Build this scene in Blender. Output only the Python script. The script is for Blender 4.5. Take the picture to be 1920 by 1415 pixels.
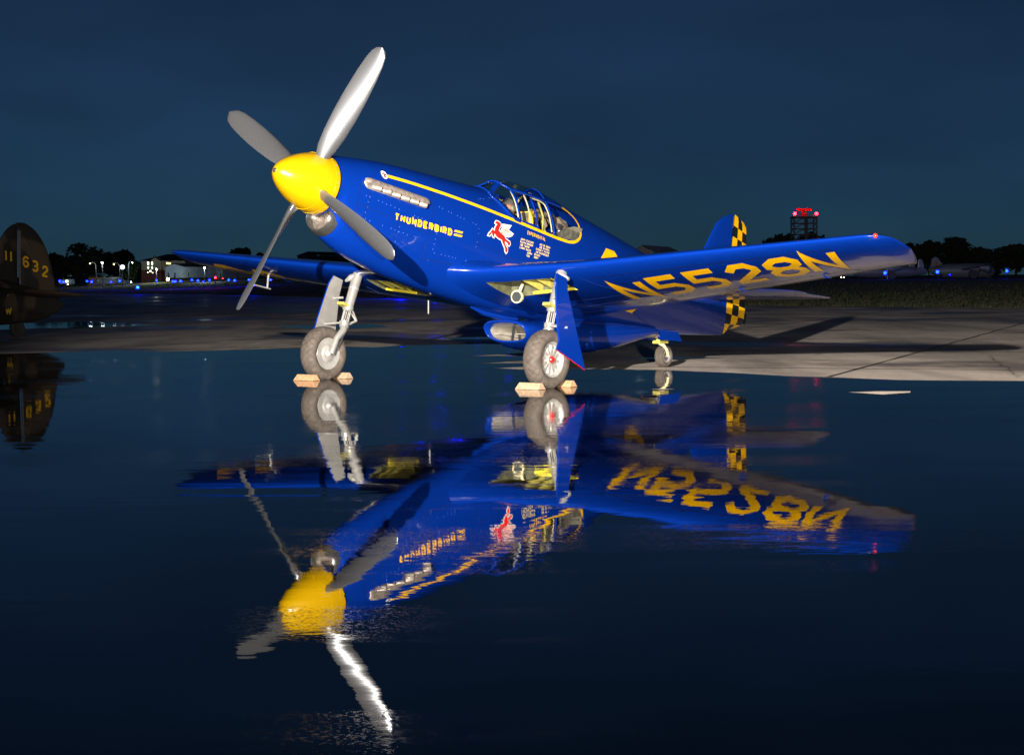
import math, random
# ---------------------------------------------------------------- aircraft geometry (metres; x forward from the propeller plane, y to port, z up)
def hermite(xs, ys):
    n = len(xs); m = []
    for i in range(n):
        if i == 0: m.append((ys[1]-ys[0])/(xs[1]-xs[0]))
        elif i == n-1: m.append((ys[-1]-ys[-2])/(xs[-1]-xs[-2]))
        else:
            a = (ys[i]-ys[i-1])/(xs[i]-xs[i-1]); b = (ys[i+1]-ys[i])/(xs[i+1]-xs[i])
            m.append(0.0 if a*b <= 0 else 2*a*b/(a+b))
    def f(x):
        if x <= xs[0]: return ys[0]
        if x >= xs[-1]: return ys[-1]
        lo = 0
        while xs[lo+1] < x: lo += 1
        h = xs[lo+1]-xs[lo]; t = (x-xs[lo])/h
        return ((2*t**3-3*t*t+1)*ys[lo] + (t**3-2*t*t+t)*h*m[lo] + (-2*t**3+3*t*t)*ys[lo+1] + (t**3-t*t)*h*m[lo+1])
    return f
# stations: distance aft s = -x, top, level of greatest width, bottom, half width, upper exponent, lower exponent
FUS = [
 (0.17,.345,.000,-.345,.345,2.0,2.0),
 (0.22,.352,.000,-.350,.350,2.0,2.0),
 (0.31,.368,.000,-.540,.358,2.0,2.0),
 (0.42,.388,-.005,-.605,.368,2.0,2.0),
 (0.66,.425,-.01,-.690,.385,2.05,2.0),
 (1.00,.470,-.02,-.750,.405,2.1,2.05),
 (1.50,.508,-.03,-.805,.425,2.15,2.1),
 (2.20,.550,-.05,-.845,.445,2.2,2.2),
 (2.80,.598,-.05,-.862,.455,2.1,2.3),
 (2.88,.620,-.05,-.865,.455,2.05,2.3),
 (3.05,.708,-.05,-.865,.457,2.0,2.3),
 (3.22,.783,-.05,-.865,.458,1.95,2.3),
 (3.40,.816,-.05,-.860,.458,1.95,2.3),
 (3.75,.830,-.05,-.840,.456,1.9,2.3),
 (4.10,.808,-.05,-.815,.450,1.85,2.25),
 (4.63,.737,-.04,-.765,.435,1.8,2.2),
 (5.36,.650,-.02,-.690,.400,1.85,2.1),
 (6.00,.572,.000,-.630,.350,1.9,2.1),
 (6.80,.480,.010,-.545,.270,1.95,2.05),
 (7.50,.400,.020,-.430,.195,2.0,2.0),
 (8.10,.330,.030,-.330,.125,2.0,2.0),
 (8.62,.262,.030,-.240,.050,2.0,2.0)]
_fs = [r[0] for r in FUS]
F_TOP, F_MID, F_BOT, F_W, F_NT, F_NB = [hermite(_fs, [r[k] for r in FUS]) for k in range(1, 7)]
def fus_y(x, z):
    """half width of the fuselage at station x and height z"""
    s = -x; zt, zc, zb, w = F_TOP(s), F_MID(s), F_BOT(s), F_W(s)
    if z >= zc: q = (z-zc)/max(zt-zc, 1e-6); n = F_NT(s)
    else: q = (zc-z)/max(zc-zb, 1e-6); n = F_NB(s)
    if q >= 1: return 0.0
    return w*(1-q**n)**(1/n)
def fus_ring(x, k):
    """k+1 points from the keel up the port side to the spine"""
    s = -x; zt, zc, zb, w = F_TOP(s), F_MID(s), F_BOT(s), F_W(s)
    out = []
    for i in range(k+1):
        a = -math.pi/2 + math.pi*i/k
        if a < 0: n = F_NB(s); h = zc-zb
        else: n = F_NT(s); h = zt-zc
        c, sn = max(math.cos(a), 0.0), abs(math.sin(a))
        if i in (0, k): c = 0.0; sn = 1.0
        y = w*c**(2/n); z = zc + (1 if a >= 0 else -1)*h*sn**(2/n)
        out.append((x, y, z))
    return out
SILL = hermite([2.6, 2.76, 3.5, 3.95, 4.5], [.300, .292, .245, .215, .20])
# wing
SPAN = 5.68
def wing_plan(y):
    """leading edge x, trailing edge x, thickness ratio, leading edge z, trailing edge z"""
    y = abs(y)
    le = -2.46 - .064*y
    k = min(max((1.95-y)/1.4, 0), 1); le += .16*k*k*(3-2*k)
    if y < .85: le += .17*min((.85-y)/.45, 1.2)**2.4
    c0 = 2.60-(2.60-1.25)*y/5.6
    te = -2.46-.064*y - c0
    th = .162-.030*y/5.6
    zl = -.605+.0875*y
    zt = zl - .042 + .012*y/5.6
    if y < .85: th *= 1-.22*min((.85-y)/.45, 1)
    if y > 5.40:
        e = min((y-5.40)/(SPAN-5.40), 1.0)
        g = 1-math.sqrt(max(1-e*e, 0))
        le -= .26*g; te += .62*e**1.3
        th *= math.sqrt(max(1-e**2.4, 0.0))*(.999)+.001
    return le, te, th, zl, zt
def foil4(u):
    return 5*(.2969*math.sqrt(u)-.126*u-.3516*u*u+.2843*u**3-.1036*u**4)*(1-.02*u)
def foil(u):
    """laminar section: greatest thickness near the middle of the chord"""
    return .52*foil4(u)+.48*foil4(u**1.5)
def wing_pt(y, u, upper):
    le, te, th, zl, zt = wing_plan(y)
    c = le-te
    uu = u**1.0
    t = foil(uu)*th*c
    cam = .003*c*4*uu*(1-uu)
    z = zl+(zt-zl)*uu + cam
    ay = abs(y)
    fl = 0.0
    if ay < .95:
        k = (.95-ay)/.6; fl = .10*min(k, 1.3)**2*math.sin(math.pi*min(max(uu, 0), 1)**.6)
    z = z + t*1.0 + fl if upper else z - t - fl*.25
    return (le-c*uu, y, z)
def wing_low(x, y):
    le, te, th, zl, zt = wing_plan(y)
    u = min(max((le-x)/(le-te), 0), 1)
    return wing_pt(y, u, False)[2]
import bpy, bmesh
import numpy as np
from mathutils import Vector, Matrix
for _o in list(bpy.data.objects): bpy.data.objects.remove(_o)
SC = bpy.context.scene
COL = SC.collection
rnd = random.Random(7)
# ---------------------------------------------------------------- camera
CAM_H, CAM_PITCH, CAM_ROLL = 1.2611, .0520, -.0077
cam = bpy.data.cameras.new('camera'); cam.sensor_width = 36; cam.lens = 3569.5/1920*36
cam.clip_start = .1; cam.clip_end = 9000
camo = bpy.data.objects.new('camera', cam); COL.objects.link(camo)
camo.matrix_world = Matrix.Translation((0, 0, CAM_H)) @ Matrix.Rotation(math.pi/2-CAM_PITCH, 4, 'X') @ Matrix.Rotation(CAM_ROLL, 4, 'Z')
SC.camera = camo
# ---------------------------------------------------------------- world: deep dusk, the sun is gone behind the camera
SUN_AZ, SUN_EL = 160, 2.0
W = bpy.data.worlds.new('World'); SC.world = W; W.use_nodes = True
wn, wl = W.node_tree.nodes, W.node_tree.links
wn.clear()
sky = wn.new('ShaderNodeTexSky'); sky.sky_type = 'NISHITA'; sky.sun_disc = False
sky.sun_elevation = math.radians(SUN_EL); sky.sun_rotation = math.radians(SUN_AZ)
sky.altitude = 0; sky.air_density = .4; sky.dust_density = 0; sky.ozone_density = 5.0
hs = wn.new('ShaderNodeHueSaturation'); hs.inputs['Hue'].default_value = .485; hs.inputs['Saturation'].default_value = .865; hs.inputs['Value'].default_value = 1
wtc = wn.new('ShaderNodeTexCoord'); wmap = wn.new('ShaderNodeMapping'); wmap.inputs['Scale'].default_value = (1, 1, 3)
cl = wn.new('ShaderNodeTexNoise'); cl.inputs['Scale'].default_value = 4.2; cl.inputs['Detail'].default_value = 3
cm = wn.new('ShaderNodeMapRange'); cm.inputs[1].default_value = .3; cm.inputs[2].default_value = .7; cm.inputs[3].default_value = .79; cm.inputs[4].default_value = 1.20
thin = wn.new('ShaderNodeMix'); thin.data_type = 'RGBA'; thin.blend_type = 'MULTIPLY'; thin.inputs[0].default_value = 1
bg = wn.new('ShaderNodeBackground'); bg.inputs[1].default_value = .0215
wo = wn.new('ShaderNodeOutputWorld')
wl.new(wtc.outputs['Generated'], wmap.inputs[0]); wl.new(wmap.outputs[0], cl.inputs['Vector']); wl.new(cl.outputs[0], cm.inputs[0])
wl.new(sky.outputs[0], hs.inputs['Color']); wl.new(hs.outputs[0], thin.inputs[6]); wl.new(cm.outputs[0], thin.inputs[7]); wl.new(thin.outputs[2], bg.inputs[0]); wl.new(bg.outputs[0], wo.inputs[0])
# ---------------------------------------------------------------- last light of the set sun, same bearing as the sky's
sun = bpy.data.lights.new('sun', 'SUN'); sun.energy = .012; sun.angle = math.radians(12); sun.color = (1, .85, .7)
suno = bpy.data.objects.new('sun', sun); COL.objects.link(suno)
_sd = Vector((math.sin(math.radians(SUN_AZ))*math.cos(math.radians(SUN_EL)), math.cos(math.radians(SUN_AZ))*math.cos(math.radians(SUN_EL)), math.sin(math.radians(SUN_EL))))
suno.rotation_euler = (-_sd).to_track_quat('-Z', 'Y').to_euler(); suno.location = (0, -20, 30)
# ---------------------------------------------------------------- two unseen spots: a high key read from the shadows, a low added fill
FLOODS = []
def floodlight(loc, aim, energy, size, blend, soft):
    spot = bpy.data.lights.new('floodlight_beam', 'SPOT'); spot.energy = energy; spot.color = (1.0, .92, .82)
    spot.spot_size = math.radians(size); spot.spot_blend = blend; spot.shadow_soft_size = soft
    o = bpy.data.objects.new('floodlight_beam', spot); COL.objects.link(o)
    o.location = loc; o.rotation_euler = (Vector(aim)-Vector(loc)).to_track_quat('-Z', 'Y').to_euler()
    FLOODS.append((Vector(loc), Vector(aim)))
floodlight((-3.6, -1.2, 4.2), (3.2, 26.0, 1.0), 136000, 49.5, .8, .10)
floodlight((1.3, -.9, 1.30), (1.0, 25.0, 1.6), 29000, 36, .5, .10)  # added fill right of the camera, brightens the rear fuselage side
# ---------------------------------------------------------------- exposure and renderer
SC.view_settings.view_transform = 'Standard'; SC.view_settings.look = 'None'
SC.view_settings.exposure = 0; SC.view_settings.gamma = 1; SC.view_settings.use_curve_mapping = False
SC.render.engine = 'CYCLES'
SC.cycles.use_denoising = True
SC.cycles.max_bounces = 8; SC.cycles.transparent_max_bounces = 16
SC.cycles.caustics_reflective = True; SC.cycles.sample_clamp_indirect = 6
# ---------------------------------------------------------------- materials
def mat(name, col, rough=.5, metal=0, **kw):
    m = bpy.data.materials.new(name); m.use_nodes = True
    b = m.node_tree.nodes['Principled BSDF']
    b.inputs['Base Color'].default_value = (*col, 1); b.inputs['Roughness'].default_value = rough; b.inputs['Metallic'].default_value = metal
    for k, v in kw.items(): b.inputs[k].default_value = v
    return m
def noise_var(m, scale=8, amt=.25, detail=4, bump=0, bscale=60, rough_amt=0):
    """break up a flat colour with soft procedural blotches and fine relief"""
    nt = m.node_tree; N, L = nt.nodes, nt.links; b = N['Principled BSDF']
    tc = N.new('ShaderNodeTexCoord')
    n = N.new('ShaderNodeTexNoise'); n.inputs['Scale'].default_value = scale; n.inputs['Detail'].default_value = detail
    L.new(tc.outputs['Object'], n.inputs['Vector'])
    mr = N.new('ShaderNodeMapRange'); mr.inputs[1].default_value = .3; mr.inputs[2].default_value = .7
    mr.inputs[3].default_value = 1-amt; mr.inputs[4].default_value = 1+amt
    L.new(n.outputs[0], mr.inputs[0])
    mx = N.new('ShaderNodeMix'); mx.data_type = 'RGBA'; mx.blend_type = 'MULTIPLY'; mx.inputs[0].default_value = 1
    mx.inputs[6].default_value = b.inputs['Base Color'].default_value
    L.new(mr.outputs[0], mx.inputs[7]); L.new(mx.outputs[2], b.inputs['Base Color'])
    if rough_amt:
        r = N.new('ShaderNodeMapRange'); r0 = b.inputs['Roughness'].default_value
        r.inputs[1].default_value = .3; r.inputs[2].default_value = .7
        r.inputs[3].default_value = max(r0-rough_amt, .02); r.inputs[4].default_value = r0+rough_amt
        L.new(n.outputs[0], r.inputs[0]); L.new(r.outputs[0], b.inputs['Roughness'])
    if bump:
        n2 = N.new('ShaderNodeTexNoise'); n2.inputs['Scale'].default_value = bscale; n2.inputs['Detail'].default_value = 3
        L.new(tc.outputs['Object'], n2.inputs['Vector'])
        bp = N.new('ShaderNodeBump'); bp.inputs['Strength'].default_value = bump; bp.inputs['Distance'].default_value = .01
        L.new(n2.outputs[0], bp.inputs['Height']); L.new(bp.outputs[0], b.inputs['Normal'])
    return m
def emit(name, col, s):
    m = bpy.data.materials.new(name); m.use_nodes = True; N = m.node_tree.nodes; N.clear()
    e = N.new('ShaderNodeEmission'); e.inputs[0].default_value = (*col, 1); e.inputs[1].default_value = s
    o = N.new('ShaderNodeOutputMaterial'); m.node_tree.links.new(e.outputs[0], o.inputs[0])
    return m
M = {}
def wavy(m, scale, dist, strength):
    """the slight oil-canning of riveted sheet metal"""
    nt = m.node_tree; N, L = nt.nodes, nt.links; b = N['Principled BSDF']
    tc = N.new('ShaderNodeTexCoord'); n = N.new('ShaderNodeTexNoise'); n.inputs['Scale'].default_value = scale; n.inputs['Detail'].default_value = 1.5
    bp = N.new('ShaderNodeBump'); bp.inputs['Strength'].default_value = strength; bp.inputs['Distance'].default_value = dist
    L.new(tc.outputs['Object'], n.inputs['Vector']); L.new(n.outputs[0], bp.inputs['Height']); L.new(bp.outputs[0], b.inputs['Normal'])
    for k in ('Coat Normal',):
        if k in b.inputs: L.new(bp.outputs[0], b.inputs[k])
    return m
M['blue'] = wavy(mat('blue_paint', (.0007, .0155, .150), .25, 0, **{'Specular IOR Level': .2, 'Coat Weight': .65, 'Coat Roughness': .025}), 4.5, .01, .34)
M['yellow'] = noise_var(mat('yellow_paint', (.60, .315, .001), .3, 0, **{'Coat Weight': .15, 'Coat Roughness': .05, 'Specular IOR Level': .3}), 5, .05)
M['spinner'] = mat('spinner_yellow', (.325, .19, .0012), .2, 0, **{'Coat Weight': .9, 'Coat Roughness': .03})
M['black'] = mat('black_paint', (.008, .008, .009), .25, 0, **{'Coat Weight': .5})
M['red'] = mat('red_paint', (.50, .010, .008), .3)
M['white'] = mat('white_paint', (.50, .48, .46), .35)
M['silver'] = noise_var(mat('silver_lacquer', (.40, .39, .37), .36, .6), 14, .12, rough_amt=.08)
M['whitegrey'] = noise_var(mat('pale_grey_paint', (.215, .21, .20), .34, .4), 14, .08)
M['steel'] = noise_var(mat('weathered_steel', (.26, .22, .19), .38, .5), 22, .25, rough_amt=.1)
M['rivet'] = mat('rivet_head', (.045, .085, .36), .3)  # heads paler than the paint, their glints put into the colour
M['lip'] = noise_var(mat('worn_bright_metal', (.42, .41, .40), .2, .95), 10, .1, rough_amt=.06)
M['chrome'] = mat('bright_metal', (.78, .77, .75), .16, 1)
M['blade'] = mat('polished_blade', (.20, .205, .22), .27, .8)
M['rubber'] = noise_var(mat('dusty_rubber', (.050, .039, .031), .8), 16, .35, bump=.15, bscale=160)
M['groove'] = mat('rubber_groove', (.016, .014, .012), .9)
M['chromate'] = noise_var(mat('zinc_chromate', (.27, .235, .05), .5), 12, .25)
M['cream'] = mat('cream_frame', (.46, .40, .22), .45)
M['well'] = noise_var(mat('dark_well', (.055, .055, .025), .6), 12, .4)
M['cockpit'] = noise_var(mat('cockpit_grey_green', (.11, .10, .075), .6), 14, .4)
M['canvas'] = noise_var(mat('tan_canvas', (.17, .13, .09), .85), 18, .35, bump=.6, bscale=40)
M['duct'] = noise_var(mat('duct_metal', (.26, .24, .205), .45, .4), 10, .25)
M['wood'] = noise_var(mat('pale_timber', (.24, .165, .105), .7), 26, .22, bump=.2)
M['wood2'] = noise_var(mat('orange_timber', (.27, .155, .08), .7), 26, .22, bump=.2)
M['pink'] = mat('skin', (.26, .115, .08), .5, 0, **{'Subsurface Weight': .1})
M['hair'] = noise_var(mat('grey_hair', (.05, .045, .04), .8), 60, .3)
M['vest'] = noise_var(mat('yellow_cloth', (.82, .47, .01), .8), 20, .12)
M['dark'] = mat('dark_plastic', (.02, .02, .022), .5)
def glass_mat(name, tintc, refl=.05):
    m = bpy.data.materials.new(name); m.use_nodes = True; N, L = m.node_tree.nodes, m.node_tree.links; N.clear()
    t = N.new('ShaderNodeBsdfTransparent'); t.inputs[0].default_value = (*tintc, 1)
    g = N.new('ShaderNodeBsdfGlossy'); g.inputs[1].default_value = .02
    f = N.new('ShaderNodeLayerWeight'); f.inputs[0].default_value = .5
    pw = N.new('ShaderNodeMath'); pw.operation = 'POWER'; pw.inputs[1].default_value = 4.0
    ma = N.new('ShaderNodeMath'); ma.operation = 'MULTIPLY_ADD'; ma.inputs[1].default_value = .7; ma.inputs[2].default_value = .05
    x = N.new('ShaderNodeMixShader'); o = N.new('ShaderNodeOutputMaterial')
    L.new(f.outputs['Facing'], pw.inputs[0]); L.new(pw.outputs[0], ma.inputs[0])
    L.new(ma.outputs[0], x.inputs[0]); L.new(t.outputs[0], x.inputs[1]); L.new(g.outputs[0], x.inputs[2]); L.new(x.outputs[0], o.inputs[0])
    return m
M['glass'] = glass_mat('canopy_glass', (.90, .92, .92))
# ---------------------------------------------------------------- object helpers
def link(o, parent=None):
    COL.objects.link(o)
    if parent is not None: o.parent = parent
    return o
def obj(name, V, F, m, parent=None, smooth=False, fm=None, tf=None):
    me = bpy.data.meshes.new(name)
    if tf: V = [tf(v) for v in V]
    me.from_pydata([tuple(v) for v in V], [], [tuple(f) for f in F])
    for x in (m if isinstance(m, (list, tuple)) else [m]): me.materials.append(M[x] if isinstance(x, str) else x)
    if fm: me.polygons.foreach_set('material_index', fm)
    if smooth: me.polygons.foreach_set('use_smooth', [True]*len(me.polygons))
    me.update()
    return link(bpy.data.objects.new(name, me), parent)
def sharpen(o, ang=35):
    me = o.data; bm = bmesh.new(); bm.from_mesh(me)
    for e in bm.edges:
        if len(e.link_faces) == 2 and e.calc_face_angle(0) > math.radians(ang): e.smooth = False
    for f in bm.faces: f.smooth = True
    bm.to_mesh(me); bm.free(); return o
def empty(name, loc=(0, 0, 0), rz=0, parent=None):
    e = bpy.data.objects.new(name, None); e.location = loc; e.rotation_euler = (0, 0, rz); e.empty_display_size = .2
    return link(e, parent)
def tag(o, label=None, cat=None, group=None, kind=None):
    for k, v in (('label', label), ('category', cat), ('group', group), ('kind', kind)):
        if v: o[k] = v
    return o
class MB:
    """collects shapes for ONE mesh"""
    def __init__(s): s.V = []; s.F = []; s.m = []; s.cur = 0
    def add(s, V, F):
        n = len(s.V); s.V += [tuple(v) for v in V]; s.F += [tuple(i+n for i in f) for f in F]; s.m += [s.cur]*len(F); return s
    def box(s, c, size, rot=None):
        hx, hy, hz = (d/2 for d in size); P = []
        for x in (-hx, hx):
            for y in (-hy, hy):
                for z in (-hz, hz):
                    v = Vector((x, y, z))
                    if rot is not None: v = rot @ v
                    P.append(Vector(c)+v)
        return s.add(P, [(0, 1, 3, 2), (4, 6, 7, 5), (0, 4, 5, 1), (2, 3, 7, 6), (0, 2, 6, 4), (1, 5, 7, 3)])
    def tube(s, pts, r, n=10, caps=True):
        pts = [Vector(p) for p in pts]; rr = r if isinstance(r, (list, tuple)) else [r]*len(pts)
        base = len(s.V); P = []; F = []
        up = None
        for i, p in enumerate(pts):
            d = (pts[min(i+1, len(pts)-1)]-pts[max(i-1, 0)]).normalized()
            if up is None: up = Vector((0, 0, 1)) if abs(d.z) < .9 else Vector((1, 0, 0))
            a = d.cross(up).normalized(); b = a.cross(d).normalized(); up = b
            for k in range(n):
                t = 2*math.pi*k/n; P.append(p + (a*math.cos(t)+b*math.sin(t))*rr[i])
        for i in range(len(pts)-1):
            for k in range(n):
                q = (k+1) % n; F.append((i*n+k, i*n+q, (i+1)*n+q, (i+1)*n+k))
        if caps:
            F.append(tuple(range(n))[::-1]); F.append(tuple((len(pts)-1)*n+k for k in range(n)))
        return s.add(P, F)
    def lathe(s, prof, o, ax, n=32, closed=False):
        """prof: (along axis, radius)"""
        o = Vector(o); ax = Vector(ax).normalized(); a = ax.orthogonal().normalized(); b = ax.cross(a)
        P = []; F = []
        for h, r in prof:
            for k in range(n):
                t = 2*math.pi*k/n; P.append(o+ax*h+(a*math.cos(t)+b*math.sin(t))*r)
        m = len(prof)
        for i in range(m if closed else m-1):
            j = (i+1) % m
            for k in range(n):
                q = (k+1) % n; F.append((i*n+k, i*n+q, j*n+q, j*n+k))
        if not closed:
            if prof[0][1] > 1e-6: F.append(tuple(range(n))[::-1])
            if prof[-1][1] > 1e-6: F.append(tuple((m-1)*n+k for k in range(n)))
        return s.add(P, F)
    def sheet(s, P, th, nrm):
        """flat polygon given thickness th along nrm"""
        nrm = Vector(nrm).normalized()*th; P = [Vector(p) for p in P]; n = len(P)
        F = [tuple(range(n)), tuple(range(2*n-1, n-1, -1))]+[(i, i+n, (i+1) % n+n, (i+1) % n) for i in range(n)]
        return s.add(P+[p+nrm for p in P], F)
    def grid(s, fn, nu, nv):
        P = [fn(i/nu, j/nv) for i in range(nu+1) for j in range(nv+1)]
        F = [(i*(nv+1)+j, (i+1)*(nv+1)+j, (i+1)*(nv+1)+j+1, i*(nv+1)+j+1) for i in range(nu) for j in range(nv)]
        return s.add(P, F)
    def build(s, name, m, parent=None, smooth=False, tf=None):
        o = obj(name, s.V, s.F, m, parent, False, s.m if isinstance(m, (list, tuple)) else None, tf)
        if smooth: sharpen(o, 40)
        return o
def uv_ball(c, r, n=12, m=8, sc=(1, 1, 1)):
    P = []; F = []
    for i in range(m+1):
        a = math.pi*i/m
        for k in range(n):
            t = 2*math.pi*k/n; P.append((c[0]+r*sc[0]*math.sin(a)*math.cos(t), c[1]+r*sc[1]*math.sin(a)*math.sin(t), c[2]+r*sc[2]*math.cos(a)))
    for i in range(m):
        for k in range(n): F.append((i*n+k, (i+1)*n+k, (i+1)*n+(k+1) % n, i*n+(k+1) % n))
    return P, F
# lettering: every glyph is a set of strokes on a 4 x 6 cell, laid on a surface by a function of (u, v)
GLY = {
 'A': [[(0,0),(2,6),(4,0)],[(.8,2),(3.2,2)]], 'B': [[(0,0),(0,6),(3,6),(4,5.2),(4,3.8),(3,3),(0,3)],[(3,3),(4,2.2),(4,.8),(3,0),(0,0)]],
 'D': [[(0,0),(0,6),(2.6,6),(4,4.6),(4,1.4),(2.6,0),(0,0)]], 'E': [[(4,6),(0,6),(0,0),(4,0)],[(0,3.1),(3.2,3.1)]],
 'H': [[(0,0),(0,6)],[(4,0),(4,6)],[(0,3),(4,3)]], 'I': [[(2,0),(2,6)]], 'J': [[(4,6),(4,1.2),(2.8,0),(1.2,0),(0,1.2)]],
 'K': [[(0,0),(0,6)],[(4,6),(0,2.6)],[(1.4,3.8),(4,0)]], 'L': [[(0,6),(0,0),(4,0)]], 'M': [[(0,0),(0,6),(2,2.4),(4,6),(4,0)]],
 'N': [[(0,0),(0,6),(4,0),(4,6)]], 'O': [[(1.2,0),(0,1.2),(0,4.8),(1.2,6),(2.8,6),(4,4.8),(4,1.2),(2.8,0),(1.2,0)]],
 'P': [[(0,0),(0,6),(3,6),(4,5),(4,3.8),(3,2.8),(0,2.8)]], 'R': [[(0,0),(0,6),(3,6),(4,5),(4,3.9),(3,3),(0,3)],[(2,3),(4,0)]],
 'S': [[(4,5),(3,6),(1,6),(0,5),(0,4),(1,3.2),(3,2.8),(4,2),(4,1),(3,0),(1,0),(0,1)]], 'T': [[(0,6),(4,6)],[(2,6),(2,0)]],
 'U': [[(0,6),(0,1.2),(1.2,0),(2.8,0),(4,1.2),(4,6)]], 'V': [[(0,6),(2,0),(4,6)]], 'W': [[(0,6),(1,0),(2,4),(3,0),(4,6)]],
 'X': [[(0,0),(4,6)],[(0,6),(4,0)]], 'Y': [[(0,6),(2,3),(4,6)],[(2,3),(2,0)]],
 '0': [[(1.2,0),(0,1.2),(0,4.8),(1.2,6),(2.8,6),(4,4.8),(4,1.2),(2.8,0),(1.2,0)]], '1': [[(2,0),(2,6)]],
 '2': [[(0,4.6),(1.1,6),(2.9,6),(4,4.9),(4,3.9),(0,.5),(0,0),(4,0)]], '3': [[(0,6),(3,6),(4,5),(4,4),(3,3),(1.4,3)],[(3,3),(4,2),(4,1),(3,0),(1,0),(0,1)]],
 '5': [[(4,6),(0,6),(0,3.4),(2.8,3.4),(4,2.3),(4,1.1),(2.8,0),(0,0)]], '6': [[(4,5),(3,6),(1.2,6),(0,4.8),(0,1.2),(1.2,0),(2.8,0),(4,1.2),(4,2.2),(2.8,3.3),(0,3.3)]],
 '8': [[(1.1,3.2),(0,4.1),(0,5.1),(1.1,6),(2.9,6),(4,5.1),(4,4.1),(2.9,3.2),(1.1,3.2),(0,2.2),(0,1),(1.1,0),(2.9,0),(4,1),(4,2.2),(2.9,3.2)]],
 '9': [[(0,1),(1.2,0),(2.8,0),(4,1.2),(4,4.8),(2.8,6),(1.2,6),(0,4.8),(0,3.8),(1.2,2.7),(4,2.7)]],
 '.': [[(1.7,0),(2.3,0)]], '/': [[(1.2,.5),(2.8,5.5)]]}
def stroke(mb, pts, w, fn, step):
    """a mitred ribbon of width w along pts (u, v), put on the surface fn(u, v)"""
    closed = len(pts) > 2 and math.hypot(pts[0][0]-pts[-1][0], pts[0][1]-pts[-1][1]) < 1e-6
    P = [Vector(p) for p in pts]
    n = len(P); L = []; Rr = []
    for i in range(n):
        a = P[i]-P[i-1] if i else (P[0]-P[n-2] if closed else P[1]-P[0])
        b = P[i+1]-P[i] if i < n-1 else (P[1]-P[0] if closed else P[i]-P[i-1])
        a = a.normalized(); b = b.normalized(); na = Vector((-a.y, a.x)); nb = Vector((-b.y, b.x))
        m = na+nb
        m = m.normalized() if m.length > 1e-6 else na
        k = 1/max(m.dot(na), .42)
        L.append(P[i]+m*w/2*k); Rr.append(P[i]-m*w/2*k)
    for i in range(n-1):
        q = max(1, int((P[i+1]-P[i]).length/step))
        V = []
        for t in range(q+1):
            f = t/q
            for g in (0, .5, 1):
                a = L[i].lerp(L[i+1], f); b = Rr[i].lerp(Rr[i+1], f); c = a.lerp(b, g); V.append(fn(c.x, c.y))
        mb.add(V, [(3*t+g, 3*t+g+1, 3*t+g+4, 3*t+g+3) for t in range(q) for g in (0, 1)])
def write(mb, txt, fn, h, w, gap, weight, slant=0, step=.03):
    u = 0
    for ch in txt:
        if ch == ' ': u += w*.55+gap; continue
        cw = w*(.3 if ch in 'I1./' else 1)
        for s in GLY[ch]:
            ox = (1.4 if ch in 'I1./' else 0)
            pts = [(u+weight/2+(x-ox)/4*(w-weight)*(1 if ch not in 'I1./' else .6)+slant*(y/6)*h, weight/2+y/6*(h-weight)) for x, y in s]
            stroke(mb, pts, weight, fn, step)
        u += cw+gap
    return u
def ear(poly):
    from mathutils.geometry import tessellate_polygon
    return [tuple(t) for t in tessellate_polygon([[Vector((p[0], p[1], 0)) for p in poly]])]
# ================================================================ THE SETTING
def smooth01(t): t = min(max(t, 0), 1); return t*t*(3-2*t)
EDGE = [(400, -430), (60, 21), (19, 72), (11.2, 81.7), (1.2, 100.9), (-27.1, 173), (-52.2, 217.3), (-160, 400), (-400, 800)]
def beyond(x, y):
    """signed distance (m) past the far edge of the apron"""
    best = 1e9; sg = 1
    for (x0, y0), (x1, y1) in zip(EDGE, EDGE[1:]):
        dx, dy = x1-x0, y1-y0; t = min(max(((x-x0)*dx+(y-y0)*dy)/(dx*dx+dy*dy), 0), 1)
        d = math.hypot(x-x0-t*dx, y-y0-t*dy)
        if d < best: best = d; sg = 1 if (dx*(y-y0)-dy*(x-x0)) < 0 else -1
    return best*sg
def terrain(x, y):
    b = beyond(x, y)
    left = smooth01((60-x)/120)
    return -.06 + smooth01(b/60)*(.5+.5*left) + smooth01((b-25)/60)*(.35+1.3*left)
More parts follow.
